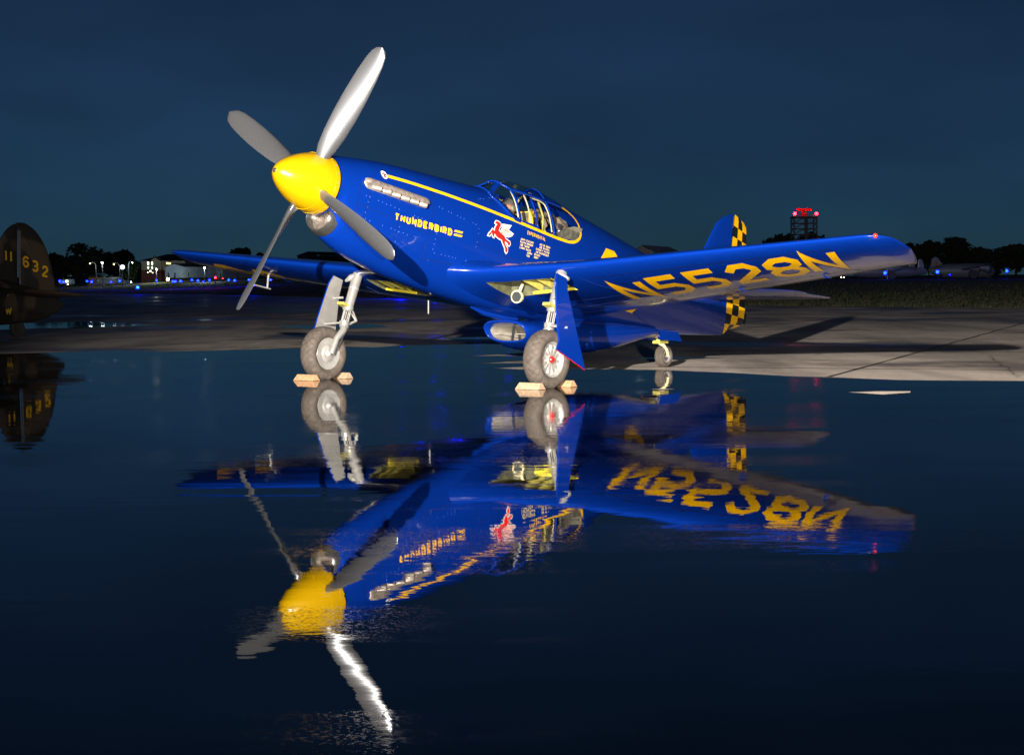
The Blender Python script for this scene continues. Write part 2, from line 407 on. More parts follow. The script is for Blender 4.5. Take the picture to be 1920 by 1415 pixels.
# ground sheet to the horizon
xs = sorted(set([-4000, -2500, -1500, -900, -600]+list(range(-420, 421, 12))+[600, 900, 1500, 2500, 4000]))
ys = sorted(set([-600, -300, -150, -60]+list(range(0, 440, 10))+list(range(440, 800, 60))+[900, 1300, 2000, 3500, 6000]))
V = [(x, y, terrain(x, y)) for x in xs for y in ys]; ny = len(ys)
F = [(i*ny+j, (i+1)*ny+j, (i+1)*ny+j+1, i*ny+j+1) for i in range(len(xs)-1) for j in range(ny-1)]
M['grass'] = mat('mown_grass', (.032, .045, .014), .9)
def grass_nodes(m):
    nt = m.node_tree; N, L = nt.nodes, nt.links; b = N['Principled BSDF']
    tc = N.new('ShaderNodeTexCoord')
    n = N.new('ShaderNodeTexNoise'); n.inputs['Scale'].default_value = .35; n.inputs['Detail'].default_value = 8; n.inputs['Roughness'].default_value = .7
    L.new(tc.outputs['Object'], n.inputs['Vector'])
    cr = N.new('ShaderNodeValToRGB'); cr.color_ramp.elements[0].position = .3; cr.color_ramp.elements[1].position = .75
    cr.color_ramp.elements[0].color = (.045, .055, .018, 1); cr.color_ramp.elements[1].color = (.13, .13, .05, 1)
    L.new(n.outputs[0], cr.inputs[0]); L.new(cr.outputs[0], b.inputs['Base Color'])
    n2 = N.new('ShaderNodeTexNoise'); n2.inputs['Scale'].default_value = 9; n2.inputs['Detail'].default_value = 3
    L.new(tc.outputs['Object'], n2.inputs['Vector'])
    bp = N.new('ShaderNodeBump'); bp.inputs['Strength'].default_value = 1; bp.inputs['Distance'].default_value = .12
    L.new(n2.outputs[0], bp.inputs['Height']); L.new(bp.outputs[0], b.inputs['Normal'])
grass_nodes(M['grass'])
ground = obj('ground', V, F, 'grass', smooth=True)
tag(ground, 'dark mown grass stretching from the apron to the horizon', kind='structure')
# concrete apron, one sheet
M['concrete'] = mat('apron_concrete', (.34, .31, .28), .85)
def concrete_nodes(m):
    nt = m.node_tree; N, L = nt.nodes, nt.links; b = N['Principled BSDF']
    tc = N.new('ShaderNodeTexCoord')
    def noise(scale, detail, rough=.6, stretch=None):
        v = tc.outputs['Object']
        if stretch:
            mp = N.new('ShaderNodeMapping'); mp.inputs['Scale'].default_value = stretch; mp.inputs['Rotation'].default_value = (0, 0, .25)
            L.new(v, mp.inputs['Vector']); v = mp.outputs[0]
        n = N.new('ShaderNodeTexNoise'); n.inputs['Scale'].default_value = scale; n.inputs['Detail'].default_value = detail; n.inputs['Roughness'].default_value = rough
        L.new(v, n.inputs['Vector']); return n.outputs[0]
    big = noise(.16, 5, .6); streak = noise(.8, 6, .7, (1, .28, 1)); fine = noise(14, 5, .75)
    cr = N.new('ShaderNodeValToRGB'); e = cr.color_ramp.elements
    e[0].position = .34; e[0].color = (.19, .155, .128, 1); e[1].position = .64; e[1].color = (.56, .475, .40, 1)
    ad = N.new('ShaderNodeMath'); ad.operation = 'MULTIPLY_ADD'; ad.inputs[1].default_value = .55
    L.new(streak, ad.inputs[0]); ad.inputs[1].default_value = .70
    a2 = N.new('ShaderNodeMath'); a2.operation = 'MULTIPLY'; a2.inputs[1].default_value = .45; L.new(fine, a2.inputs[0]); L.new(a2.outputs[0], ad.inputs[2])
    L.new(ad.outputs[0], cr.inputs[0])
    # damp film: smooth where the large noise is high
    wet = N.new('ShaderNodeMapRange'); wet.inputs[1].default_value = .50; wet.inputs[2].default_value = .60
    L.new(big, wet.inputs[0])
    wr = N.new('ShaderNodeMapRange'); wr.inputs[3].default_value = .85; wr.inputs[4].default_value = .30; L.new(wet.outputs[0], wr.inputs[0]); L.new(wr.outputs[0], b.inputs['Roughness'])
    dk = N.new('ShaderNodeMapRange'); dk.inputs[3].default_value = 1; dk.inputs[4].default_value = .42; L.new(wet.outputs[0], dk.inputs[0])
    mx = N.new('ShaderNodeMix'); mx.data_type = 'RGBA'; mx.blend_type = 'MULTIPLY'; mx.inputs[0].default_value = 1
    st = noise(.42, 4, .6, (1, .22, 1)); sm = N.new('ShaderNodeMapRange'); sm.inputs[1].default_value = .42; sm.inputs[2].default_value = .58; sm.inputs[3].default_value = .55; sm.inputs[4].default_value = 1.0
    L.new(st, sm.inputs[0]); m0 = N.new('ShaderNodeMix'); m0.data_type = 'RGBA'; m0.blend_type = 'MULTIPLY'; m0.inputs[0].default_value = 1
    L.new(cr.outputs[0], m0.inputs[6]); L.new(sm.outputs[0], m0.inputs[7])
    L.new(m0.outputs[2], mx.inputs[6]); L.new(dk.outputs[0], mx.inputs[7]); L.new(mx.outputs[2], b.inputs['Base Color'])
    bp = N.new('ShaderNodeBump'); bp.inputs['Strength'].default_value = .35; bp.inputs['Distance'].default_value = .006
    L.new(fine, bp.inputs['Height']); L.new(bp.outputs[0], b.inputs['Normal'])
concrete_nodes(M['concrete'])
AP = [(-400, -60), (340, -60)] + [p for p in EDGE if -60 < p[1] < 700] + [(-400, 700)]
apron = obj('apron', [(x, y, 0) for x, y in AP], ear(AP), 'concrete')
tag(apron, 'wet concrete aircraft parking apron', kind='structure')
# tar joints between the concrete slabs
M['tar'] = mat('tar_joint', (.012, .011, .010), .6)
def strip(a, b, w, z, wob=.012, n=40):
    a, b = Vector((*a, 0)), Vector((*b, 0)); d = (b-a).normalized(); s = Vector((-d.y, d.x, 0)); P = []; F = []
    r = random.Random(int(abs(a.x*31+b.y*17)*100))
    for i in range(n+1):
        p = a.lerp(b, i/n)+s*r.uniform(-wob, wob); ww = w*r.uniform(.7, 1.3)
        P += [(*(p-s*ww/2).xy, z), (*(p+s*ww/2).xy, z)]
        if i: F.append((2*i-2, 2*i, 2*i+1, 2*i-1))
    return P, F
JA = math.radians(-20)
jd = Vector((math.cos(JA), math.sin(JA))); jn = Vector((-jd.y, jd.x))
for k in range(-1, 6):
    c = Vector((2.5, 26.6))+jn*6.1*k
    P, F = strip(c-jd*60, c+jd*60, .075, .003, n=160)
    obj('tar_joint', P, F, 'tar', apron)
for k in range(-6, 7):
    c = Vector((5.0, 26.6))+jd*6.1*k
    P, F = strip(c-jn*9, c+jn*60, .06, .0025, n=120)
    obj('tar_joint', P, F, 'tar', apron)
M['line'] = noise_var(mat('worn_line_paint', (.42, .31, .03), .6), 5, .5)
# standing water
M['water'] = mat('standing_water', (0, 0, 0), .0, 0, IOR=1.333)
def water_nodes(m):
    nt = m.node_tree; N, L = nt.nodes, nt.links; b = N['Principled BSDF']
    tc = N.new('ShaderNodeTexCoord')
    def noise(scale, detail, stretch, rough=.55):
        mp = N.new('ShaderNodeMapping'); mp.inputs['Scale'].default_value = stretch; mp.inputs['Rotation'].default_value = (0, 0, .12)
        L.new(tc.outputs['Object'], mp.inputs['Vector'])
        n = N.new('ShaderNodeTexNoise'); n.inputs['Scale'].default_value = scale; n.inputs['Detail'].default_value = detail; n.inputs['Roughness'].default_value = rough
        L.new(mp.outputs[0], n.inputs['Vector']); return n.outputs[0]
    r1 = noise(5.5, 4, (.55, 1.1, 1), .5); r2 = noise(1.1, 2, (.5, 1.2, 1)); patch = noise(.55, 3, (.35, 1.4, 1))
    # wind patches make the ripples stronger
    pm = N.new('ShaderNodeMapRange'); pm.inputs[1].default_value = .52; pm.inputs[2].default_value = .66; pm.inputs[3].default_value = .7; pm.inputs[4].default_value = 4.5
    L.new(patch, pm.inputs[0])
    k1 = N.new('ShaderNodeMath'); k1.operation = 'MULTIPLY'; L.new(r1, k1.inputs[0]); L.new(pm.outputs[0], k1.inputs[1])
    k2 = N.new('ShaderNodeMath'); k2.operation = 'MULTIPLY_ADD'; k2.inputs[1].default_value = 4.0; L.new(r2, k2.inputs[0]); L.new(k1.outputs[0], k2.inputs[2])
    # bands where wind and drizzle roughen the surface
    band = noise(.5, 4, (.16, 1.5, 1), .6)
    bm_ = N.new('ShaderNodeMapRange'); bm_.inputs[1].default_value = .49; bm_.inputs[2].default_value = .585; bm_.inputs[3].default_value = .0; bm_.inputs[4].default_value = .20
    L.new(band, bm_.inputs[0])
    grit = noise(70, 2, (1, 1, 1)); gm = N.new('ShaderNodeMapRange'); gm.inputs[1].default_value = .52; gm.inputs[2].default_value = .60
    L.new(grit, gm.inputs[0])
    rr = N.new('ShaderNodeMath'); rr.operation = 'MULTIPLY'; L.new(bm_.outputs[0], rr.inputs[0]); L.new(gm.outputs[0], rr.inputs[1]); L.new(rr.outputs[0], b.inputs['Roughness'])
    bp = N.new('ShaderNodeBump'); bp.inputs['Strength'].default_value = 1.0; bp.inputs['Distance'].default_value = .00026
    L.new(k2.outputs[0], bp.inputs['Height']); L.new(bp.outputs[0], b.inputs['Normal'])
water_nodes(M['water'])
def shore(pts, sub=14, amp=.10, seed=3):
    """a ragged shore through the given points"""
    r = random.Random(seed); out = []
    for (x0, y0), (x1, y1) in zip(pts, pts[1:]):
        L_ = math.hypot(x1-x0, y1-y0); n = max(2, int(L_*sub/4))
        nx, ny = -(y1-y0)/L_, (x1-x0)/L_
        for i in range(n):
            t = i/n; a = amp*(math.sin((x0+t*(x1-x0))*2.3+y0)+.6*math.sin((x0+t*(x1-x0))*6.1)+r.uniform(-.7, .7))*min(1, L_/2)*.5
            out.append((x0+t*(x1-x0)+nx*a, y0+t*(y1-y0)+ny*a))
    out.append(pts[-1]); return out
SH = shore([(30, 17.5), (14, 20.0), (6.01, 22.3), (4.74, 22.83), (3.6, 23.75), (3.04, 24.63), (2.01, 25.65), (.92, 26.27)]) + \
     shore([(.92, 26.27), (.55, 26.4), (.15, 26.15), (-.30, 26.7), (.40, 27.2), (.60, 28.0), (-.50, 28.2), (.35, 29.4), (.75, 30.6), (-.75, 30.9), (.3, 32.2), (1.1, 34.2), (.2, 35.6), (-.56, 36.6), (-1.02, 36.4), (-2.02, 36.1), (-2.55, 35.1), (-3.2, 35.8), (-3.93, 35.1), (-5.2, 34.3), (-6.25, 33.8), (-7.1, 34.7), (-7.98, 33.9), (-8.98, 33.4), (-16, 31.0), (-30, 27)], 10, .06, 5)
WP = SH + [(-30, -30), (30, -30)]
water = obj('puddle', [(x, y, .006) for x, y in WP], ear(WP), 'water')
tag(water, 'wide mirror-still sheet of rainwater on the apron', kind='structure')
# damp margin of the puddle
M['damp'] = noise_var(mat('damp_concrete', (.13, .115, .10), .35), 3, .3, rough_amt=.15)
def grow(pts, d, seed):
    r = random.Random(seed); out = []
    for i, (x, y) in enumerate(pts):
        out.append((x+.25*d*r.uniform(-1, 1), y+d*(.65+.35*math.sin(x*3.1+seed)+r.uniform(-.15, .15))))
    return out
DP = grow(SH, .22, 2) + [(-30, -30), (30, -30)]
obj('damp_margin', [(x, y, .0035) for x, y in DP], ear(DP), 'damp', apron)
# hairline cracks sealed with tar
for i, (a, b) in enumerate([((3.2, 27.9), (9.5, 24.4)), ((1.5, 33.0), (12, 30.2)), ((6.2, 23.2), (7.4, 29.5)), ((-8, 45), (3, 41)), ((4.5, 38), (16, 33)), ((-3, 60), (14, 44)), ((10, 27), (13, 40))]):
    P, F = strip(a, b, .011, .0042, .05, 60); obj('sealed_crack', P, F, 'tar', apron)
# a few dry islands and outlying pools
for i, pts in enumerate([[(3.62, 20.45), (3.95, 20.58), (4.31, 20.55), (4.25, 20.3), (3.9, 20.02)], [(1.55, 21.3), (1.7, 21.38), (1.83, 21.32), (1.68, 21.22)]]):
    Q = shore(pts+[pts[0]], 30, .02, i)[:-1]
    obj('dry_patch', [(x, y, .010) for x, y in Q], ear(Q), 'concrete', apron)
for i, pts in enumerate([[(-1.6, 40.5), (.2, 41.2), (1.2, 40.2), (.3, 39.4), (-1.2, 39.6)], [(-6.5, 52), (-4.0, 54), (-3.2, 50), (-5.0, 48)], [(1.7, 29.6), (2.6, 29.9), (3.3, 29.5), (2.5, 29.2)], [(-19, 56), (-13, 60), (-10, 54), (-14, 50)]]):
    Q = shore(pts+[pts[0]], 10, .12, i+20)[:-1]
    tag(obj('puddle', [(x, y, .006) for x, y in Q], ear(Q), 'water'), 'small pool of rainwater beyond the wide sheet of water', kind='structure')
# tufts of longer grass along the far edge of the apron
r_ = random.Random(41); V = []; F = []
for (ex0, ey0), (ex1, ey1), n_ in (((60, 21), (19, 72), 9000), ((19, 72), (11.2, 81.7), 10000), ((11.2, 81.7), (1.2, 100.9), 10000), ((1.2, 100.9), (-27.1, 173), 7000)):
    L_ = math.hypot(ex1-ex0, ey1-ey0); nx_, ny_ = (ey1-ey0)/L_, -(ex1-ex0)/L_
    for i in range(n_):
        t = r_.random(); q = .1+45*r_.random()**1.8; x = ex0+(ex1-ex0)*t+nx_*q; y = ey0+(ey1-ey0)*t+ny_*q
        z = terrain(x, y); h = r_.uniform(.06, .20); w = r_.uniform(.03, .10); a = r_.uniform(0, 3.14); dx, dy = w*math.cos(a), w*math.sin(a); l = r_.uniform(-.08, .08)
        k = len(V); V += [(x-dx, y-dy, z-.03), (x+dx, y+dy, z-.03), (x+dx*.3+l, y+dy*.3+l, z+h), (x-dx*.5+l, y-dy*.5, z+h*.85)]; F.append((k, k+1, k+2, k+3))
M['blades'] = noise_var(mat('grass_blades', (.022, .026, .009), .85), .5, .5)
tag(obj('grass', V, F, 'blades'), 'rough grass along the far edge of the apron', 'grass', kind='stuff')
# a narrow taxiway crossing the grass far off
M['asphalt'] = noise_var(mat('asphalt', (.06, .058, .055), .8), .6, .25)
V = []; F = []
for i in range(60):
    t = i/59; x = -170+t*330; y = 290-.55*(x+60)*.5
    for o in (-6, 6): V.append((x, y+o, terrain(x, y+o)+.09))
    if i: F.append((2*i-2, 2*i, 2*i+1, 2*i-1))
tag(obj('taxiway', V, F, 'asphalt'), 'narrow asphalt taxiway crossing the far grass', kind='structure')
# ================================================================ THE BLUE FIGHTER
HD, AL = .6856, .2000
PX, PZ = 1.9952, 2.358                       # propeller hub ahead of and above the wheels' contact line
CA, SA = math.cos(AL), math.sin(AL)
def a2b(v):                                   # aircraft axes -> axes of the standing aircraft (tail down)
    x, y, z = v
    return (PX + x*CA - z*SA, y, PZ + x*SA + z*CA)
fighter = empty('fighter_airplane', (-.9891, 22.8463, 0), math.atan2(-math.cos(HD), -math.sin(HD)))
tag(fighter, 'deep blue propeller fighter with yellow spinner standing on the wet apron', 'airplane')
def part(mb, name, m, parent=fighter, smooth=True): return mb.build(name, m, parent, smooth, a2b)
def weld(o, d=.0006):
    bm = bmesh.new(); bm.from_mesh(o.data); bmesh.ops.remove_doubles(bm, verts=bm.verts, dist=d); bmesh.ops.recalc_face_normals(bm, faces=bm.faces)
    for f in bm.faces: f.smooth = True
    bm.to_mesh(o.data); bm.free(); return o
# ---- fuselage
OPEN = [(-2.80,.62),(-2.80,.50),(-3.14,.275),(-3.30,.272),(-3.7,.245),(-4.0,.225),(-4.25,.225),(-4.38,.245),(-4.48,.30),(-4.545,.39),(-4.54,.50),(-4.50,.565),(-4.40,.625),(-4.28,.655),(-3.86,.655),(-3.86,1.0),(-2.95,1.0)]
def inside(p, poly):
    c = False; n = len(poly)
    for i in range(n):
        (x0, y0), (x1, y1) = poly[i], poly[i-1]
        if (y0 > p[1]) != (y1 > p[1]) and p[0] < (x1-x0)*(p[1]-y0)/(y1-y0)+x0: c = not c
    return c
sts = [.17, .19, .21, .235, .26, .29, .33, .38, .45, .55, .66] + [.66+.1*i for i in range(1, 21)] + [2.70+.025*i for i in range(0, 78)] + [4.70+.1*i for i in range(0, 40)]
sts = sorted(set(round(s, 4) for s in sts if s <= 8.62))
K = 56
V = []; F = []
for s in sts:
    ring = fus_ring(-s, K)
    V += ring + [(x, -y, z) for x, y, z in ring[-2:0:-1]]
N = 2*K
for i in range(len(sts)-1):
    for k in range(N):
        q = (k+1) % N; f = (i*N+k, i*N+q, (i+1)*N+q, (i+1)*N+k)
        cx = sum(V[j][0] for j in f)/4; cz = sum(V[j][2] for j in f)/4
        if -4.6 < cx < -2.75 and inside((cx, cz), OPEN): continue
        cy = sum(V[j][1] for j in f)/4
        if -.335 < cx < -.19 and (cy/.20)**2+((cz+.36)/.17)**2 < 1: continue
        F.append(f)
fus = obj('fuselage', V, F, 'blue', fighter, True, None, a2b)
def onfus(x, z, d=.004, side=1):
    """point on the skin at station x and height z, d proud of it"""
    y = fus_y(x, z); e = .004
    n = Vector((-(fus_y(x+e, z)-fus_y(x-e, z))/(2*e), 1, -(fus_y(x, z+e)-fus_y(x, z-e))/(2*e)))
    n.normalize()
    if n.y < .25: n = Vector((0, .4, .9)).normalized()
    p = Vector((x, y, z))+n*d
    return (p.x, p.y*side, p.z)
def ribbon(name, pts, w, m, parent=fighter, d=.006, side=1, step=.04):
    mb = MB(); stroke(mb, pts, w, lambda u, v: onfus(u, min(v, F_TOP(-u)-.004), d, side), step); return part(mb, name, m, parent)
# ---- yellow cheat line along the sill and round the rear window
LINE = [(-.90,.257),(-1.3,.268),(-1.8,.270),(-2.3,.262),(-2.8,.248),(-3.2,.230),(-3.6,.212),(-4.0,.200),(-4.2,.203),(-4.34,.222),(-4.45,.268),(-4.525,.33),(-4.56,.405),(-4.555,.49),(-4.52,.563),(-4.45,.615),(-4.36,.648),(-4.25,.670)]
def densify(pts, k=6):
    xs = list(range(len(pts))); fx = hermite(xs, [p[0] for p in pts]); fz = hermite(xs, [p[1] for p in pts])
    return [(fx(i/k), fz(i/k)) for i in range((len(pts)-1)*k+1)]
for sd in (1, -1):
    o = ribbon('sill_stripe', densify(LINE), .036, 'yellow', side=sd, d=.007)
# ---- canopy
def patch(c, nu=8, nv=8, d=0, side=1):
    """glass patch between four (x, z) corners: front low, front high, rear high, rear low"""
    mb = MB()
    def fn(u, v):
        a = Vector(c[0]).lerp(Vector(c[1]), v); b = Vector(c[3]).lerp(Vector(c[2]), v); p = a.lerp(b, u)
        return onfus(p.x, min(p.y, F_TOP(-p.x)-.003), d, side)
    return mb.grid(fn, nu, nv)
mb = MB()
for side in (1, -1):
    b = MB()
    for pts, w in [([(-2.79,.485),(-2.95,.60),(-3.10,.715)], .035), ([(-3.235,.262),(-3.228,.40),(-3.215,.55),(-3.195,.665)], .034), ([(-3.10,.715),(-3.195,.665),(-3.25,.655),(-3.55,.662),(-3.87,.660)], .036),
                   ([(-3.590,.245),(-3.580,.40),(-3.545,.62)], .022), ([(-3.945,.228),(-3.93,.40),(-3.895,.60),(-3.885,.665)], .040), ([(-2.80,.490),(-3.14,.258),(-3.24,.252)], .050), ([(-3.885,.665),(-4.10,.672),(-4.28,.665)], .030), ([(-3.10,.715),(-3.12,.748)], .04)]:
        stroke(b, densify(pts, 4), w, lambda u, v: onfus(u, min(v, F_TOP(-u)-.002), .010, side), .03)
    mb.add(b.V, b.F)
mb2 = MB()
def arch(x, z0, w, d=.010):
    """frame hoop across the roof at station x above height z0"""
    P = []; n = 14
    for i in range(n+1):
        t = -1+2*i/n; zt = F_TOP(-x); z = zt-(zt-z0)*t*t
        y = fus_y(x, z)*(1 if t > 0 else -1) if abs(t) > 1e-6 else 0
        P.append(Vector((x, y, z+d)))
    V = []; Fq = []
    for i, p in enumerate(P):
        V += [(p.x-w/2, p.y, p.z), (p.x+w/2, p.y, p.z)]
        if i: Fq.append((2*i-2, 2*i, 2*i+1, 2*i-1))
    return V, Fq
for x, z0, w in ((-3.13, .70, .045), (-3.90, .655, .05), (-2.82, .50, .05)):
    mb2.add(*arch(x, z0, w))
mb.add(mb2.V, mb2.F)
canopy = frames = part(mb, 'canopy', 'blue')
weld(frames); sol = frames.modifiers.new('thick', 'SOLIDIFY'); sol.thickness = .014; sol.offset = -1
for side in (1, -1):
    for c in [((-2.84,.475), (-3.11,.70), (-3.19,.655), (-3.215,.275)), ((-3.25,.262), (-3.215,.640), (-3.43,.640), (-3.465,.255)), ((-3.485,.252), (-3.45,.640), (-3.53,.640), (-3.578,.248)),
              ((-3.605,.250), (-3.56,.640), (-3.87,.645), (-3.92,.235)), ((-3.20,.672), (-3.17,.80), (-3.87,.835), (-3.87,.675))]:
        part(patch(c, 8, 10, -.004, side), 'canopy_pane', 'glass', canopy)
    # rear quarter window
    rb = MB(); ring = [(-3.96,.232),(-4.1,.222),(-4.25,.225),(-4.38,.245),(-4.48,.30),(-4.545,.39),(-4.54,.50),(-4.50,.565),(-4.40,.625),(-4.25,.652),(-3.91,.655)]
    R2 = densify(ring, 3); cen = (-4.18, .44)
    def fnr(u, v):
        i = u*(len(R2)-1); a = int(min(i, len(R2)-2)); f = i-a
        q = (R2[a][0]*(1-f)+R2[a+1][0]*f, R2[a][1]*(1-f)+R2[a+1][1]*f)
        return onfus(cen[0]+(q[0]-cen[0])*v, cen[1]+(q[1]-cen[1])*v, -.004, side)
    part(rb.grid(fnr, 40, 6), 'rear_window_pane', 'glass', canopy)
    # cream sealing frames inside the panes
    cb = MB()
    for pts in [[(-3.468,.262),(-3.455,.45),(-3.438,.640)], [(-3.615,.262),(-3.60,.45),(-3.572,.630),(-3.74,.640),(-3.845,.620),(-3.885,.50),(-3.905,.262)], [(-3.20,.640),(-3.212,.45),(-3.22,.30)]]:
        stroke(cb, densify(pts, 4), .016, lambda u, v: onfus(u, v, -.006, side), .03)
    cf = part(cb, 'sliding_window_frame', 'cream', canopy); weld(cf); cf.modifiers.new('t', 'SOLIDIFY').thickness = .012
mb = MB()
def wsf(u, v):
    x = -2.83-.27*v; zt = F_TOP(-x); z0 = .485+.235*v
    t = -1+2*u; z = zt-(zt-z0)*abs(t)**1.6
    y = fus_y(x, min(z, zt-.0005))*(1 if t > 0 else -1)
    return (x, y*.99, z-.004)
part(mb.grid(wsf, 12, 8), 'windscreen_pane', 'glass', canopy)
# ---- cockpit interior
cock = MB()
def tub(u, v):
    x = -2.72-1.86*u; t = -1+2*v; w = .40-.04*u
    z = .20-.62*(1-abs(t)**3) + (.25*smooth01((u-.55)/.4))
    return (x, t*w, z)
cock.grid(tub, 20, 16)
tubo = part(cock, 'cockpit_tub', 'cockpit')
mb = MB().box((-2.90, 0, .30), (.10, .56, .30)); mb.box((-2.86, 0, .46), (.22, .5, .04))
panel = part(mb, 'instrument_panel', 'dark', tubo, False)
mb = MB().tube([(-3.88, .30, -.1), (-3.86, .27, .45), (-3.85, .14, .70), (-3.85, 0, .76), (-3.85, -.14, .70), (-3.86, -.27, .45), (-3.88, -.30, -.1)], .013, 8)
mb.tube([(-3.86, .25, .40), (-4.25, .20, .0)], .014, 8); mb.tube([(-3.86, -.25, .40), (-4.25, -.2, .0)], .014, 8)
part(mb, 'roll_over_hoop', 'chromate', tubo)
mb = MB().box((-3.72, 0, .12), (.07, .42, .70), Matrix.Rotation(.18, 3, 'Y')); mb.box((-3.52, 0, -.20), (.42, .42, .06))
seat = part(mb, 'pilot_seat', 'cockpit', tubo, False)
mb = MB().box((-3.70, .02, .35), (.08, .40, .26), Matrix.Rotation(.18, 3, 'Y')); part(mb, 'head_cushion', 'vest', seat, False)
mb = MB()
def drape(u, v):
    x = -3.98-.52*u; t = -1+2*v
    z = .58-.24*abs(t)**2.2+.02*math.sin(u*17+t*5)*math.sin(t*9+u*4)-.10*u*0
    return (x, t*(.36-.09*u), min(z, .60))
part(mb.grid(drape, 18, 26), 'canvas_cover', 'canvas', tubo)
mb = MB().tube([(-4.16, .30, .22), (-4.17, .305, .34)], .016, 8); part(mb, 'strap', 'white', tubo)
mb = MB().box((-4.155, .30, .385), (.07, .05, .075)); part(mb, 'radio_box', 'dark', tubo, False)
# ---- spinner
prof = [(.525, .0), (.520, .028), (.50, .066), (.45, .122), (.36, .188), (.24, .252), (.12, .300), (0, .330), (-.08, .341), (-.155, .345), (-.160, .340), (-.160, .30)]
spin = part(MB().lathe(prof, (0, 0, 0), (1, 0, 0), 48), 'spinner', 'spinner')
part(MB().lathe([(.019, 0), (.021, .018), (.012, .026), (-.005, .026)], (.513, 0, -.0), (1, 0, 0), 16), 'spinner_nose_hole', 'dark', spin)
for xx, rr in ((.02, .3275), (-.10, .3445)):
    part(MB().lathe([(-.0025, rr), (-.0025, rr+.0008), (.0025, rr+.0008), (.0025, rr)], (xx, 0, 0), (1, 0, 0), 48), 'spinner_joint', 'spinner', spin)
for k in range(20):
    a = 2*math.pi*k/20; part(MB().lathe([(-.002, .0075), (.002, .006), (.003, 0)], (-.128, .3435*math.cos(a), .3435*math.sin(a)), (0, math.cos(a), math.sin(a)), 8), 'spinner_screw', 'steel', spin)
# ---- propeller blades
def blade_mesh():
    mb = MB(); st = [(.20, .12, .12, 62), (.30, .14, .11, 60), (.42, .215, .085, 55), (.60, .255, .062, 48), (.85, .275, .045, 41), (1.10, .275, .033, 35), (1.35, .255, .024, 30), (1.52, .225, .018, 27), (1.62, .18, .014, 26), (1.675, .115, .010, 25), (1.70, .03, .006, 25)]
    n = 20; V = []; Fq = []
    for r, c, t, tw in st:
        a = math.radians(tw)
        for k in range(n):
            q = 2*math.pi*k/n; cx = math.cos(q); cy = math.sin(q)
            u = cx*c/2; w = cy*t/2*(1+.35*cx)*(1.0 if r < .35 else 1) + (.012*(1-cx*cx) if r > .35 else 0)
            # chord runs mostly across the disc (y), twisted towards the axis (x)
            V.append((-u*math.sin(a)+w*math.cos(a), u*math.cos(a)+w*math.sin(a), r))
    for i in range(len(st)-1):
        for k in range(n): Fq.append((i*n+k, i*n+(k+1) % n, (i+1)*n+(k+1) % n, (i+1)*n+k))
    Fq.append(tuple((len(st)-1)*n+k for k in range(n)))
    return V, Fq
BV, BF = blade_mesh()
for k in range(4):
    ph = math.radians(31+90*k); c, s = math.cos(ph), math.sin(ph)
    RV = [(x, y*c+z*s, -y*s+z*c) for x, y, z in BV]
    bl = part(MB().add(RV, BF), 'propeller_blade', 'blade')
# ---- carburettor intake under the spinner
mb = MB(); n = 28
rings = [(-.235, .165, .138, -.352), (-.208, .182, .155, -.352), (-.222, .197, .170, -.352), (-.26, .215, .187, -.355), (-.315, .235, .200, -.36)]
V = []; Fq = []
inner = [(-.345, .150, .125, -.355), (-.28, .155, .130, -.355)] + rings
for x, w, h, zc in inner:
    for k in range(n):
        t = 2*math.pi*k/n; V.append((x, w*math.cos(t), zc+h*math.sin(t)*(1 if math.sin(t) < 0 else .8)))
for i in range(len(inner)-1):
    for k in range(n): Fq.append((i*n+k, i*n+(k+1) % n, (i+1)*n+(k+1) % n, (i+1)*n+k))
intake = part(MB().add(V, Fq), 'carburettor_intake', 'lip')
part(MB().lathe([(0, 0), (0, .15)], (-.340, 0, -.355), (1, 0, 0), 20), 'intake_screen', 'steel', intake)
# ---- exhaust shroud and stacks, both sides
for side in (1, -1):
    def sh(x, z, d): return onfus(x, z, d, side)
    mb = MB(); L0, L1, H = -.505, -1.545, .062
    def shf(u, v):
        x = L0+(L1-L0)*u; zc = .098-.022*u
        e = min(u, 1-u)*(L0-L1)/H; k = math.sqrt(max(0, 1-(1-min(e, 1))**2)); t = -1+2*v
        zz = zc+H*k*t
        d = .006+.058*math.sqrt(max(0, 1-t*t))*k*(1 if t > -.25 else .30)
        return sh(x, zz, d)
    mb.grid(shf, 40, 12)
    shroud = part(mb, 'exhaust_shroud', 'steel')
    for i in range(6):
        x = -.655-.148*i; zc = .068-.0032*i*1.2
        p0 = sh(x+.02, zc, .0); p1 = sh(x-.02, zc-.008, .040); p2 = sh(x-.060, zc-.012, .058)
        st = part(MB().tube([p0, p1, p2], [.026, .030, .034], 14, True), 'exhaust_stack', 'steel', shroud)
        d = (Vector(p2)-Vector(p1)).normalized(); c = Vector(p2)+d*.0015
        part(MB().lathe([(0, 0), (0, .028)], c, d, 14), 'stack_bore', 'dark', st)
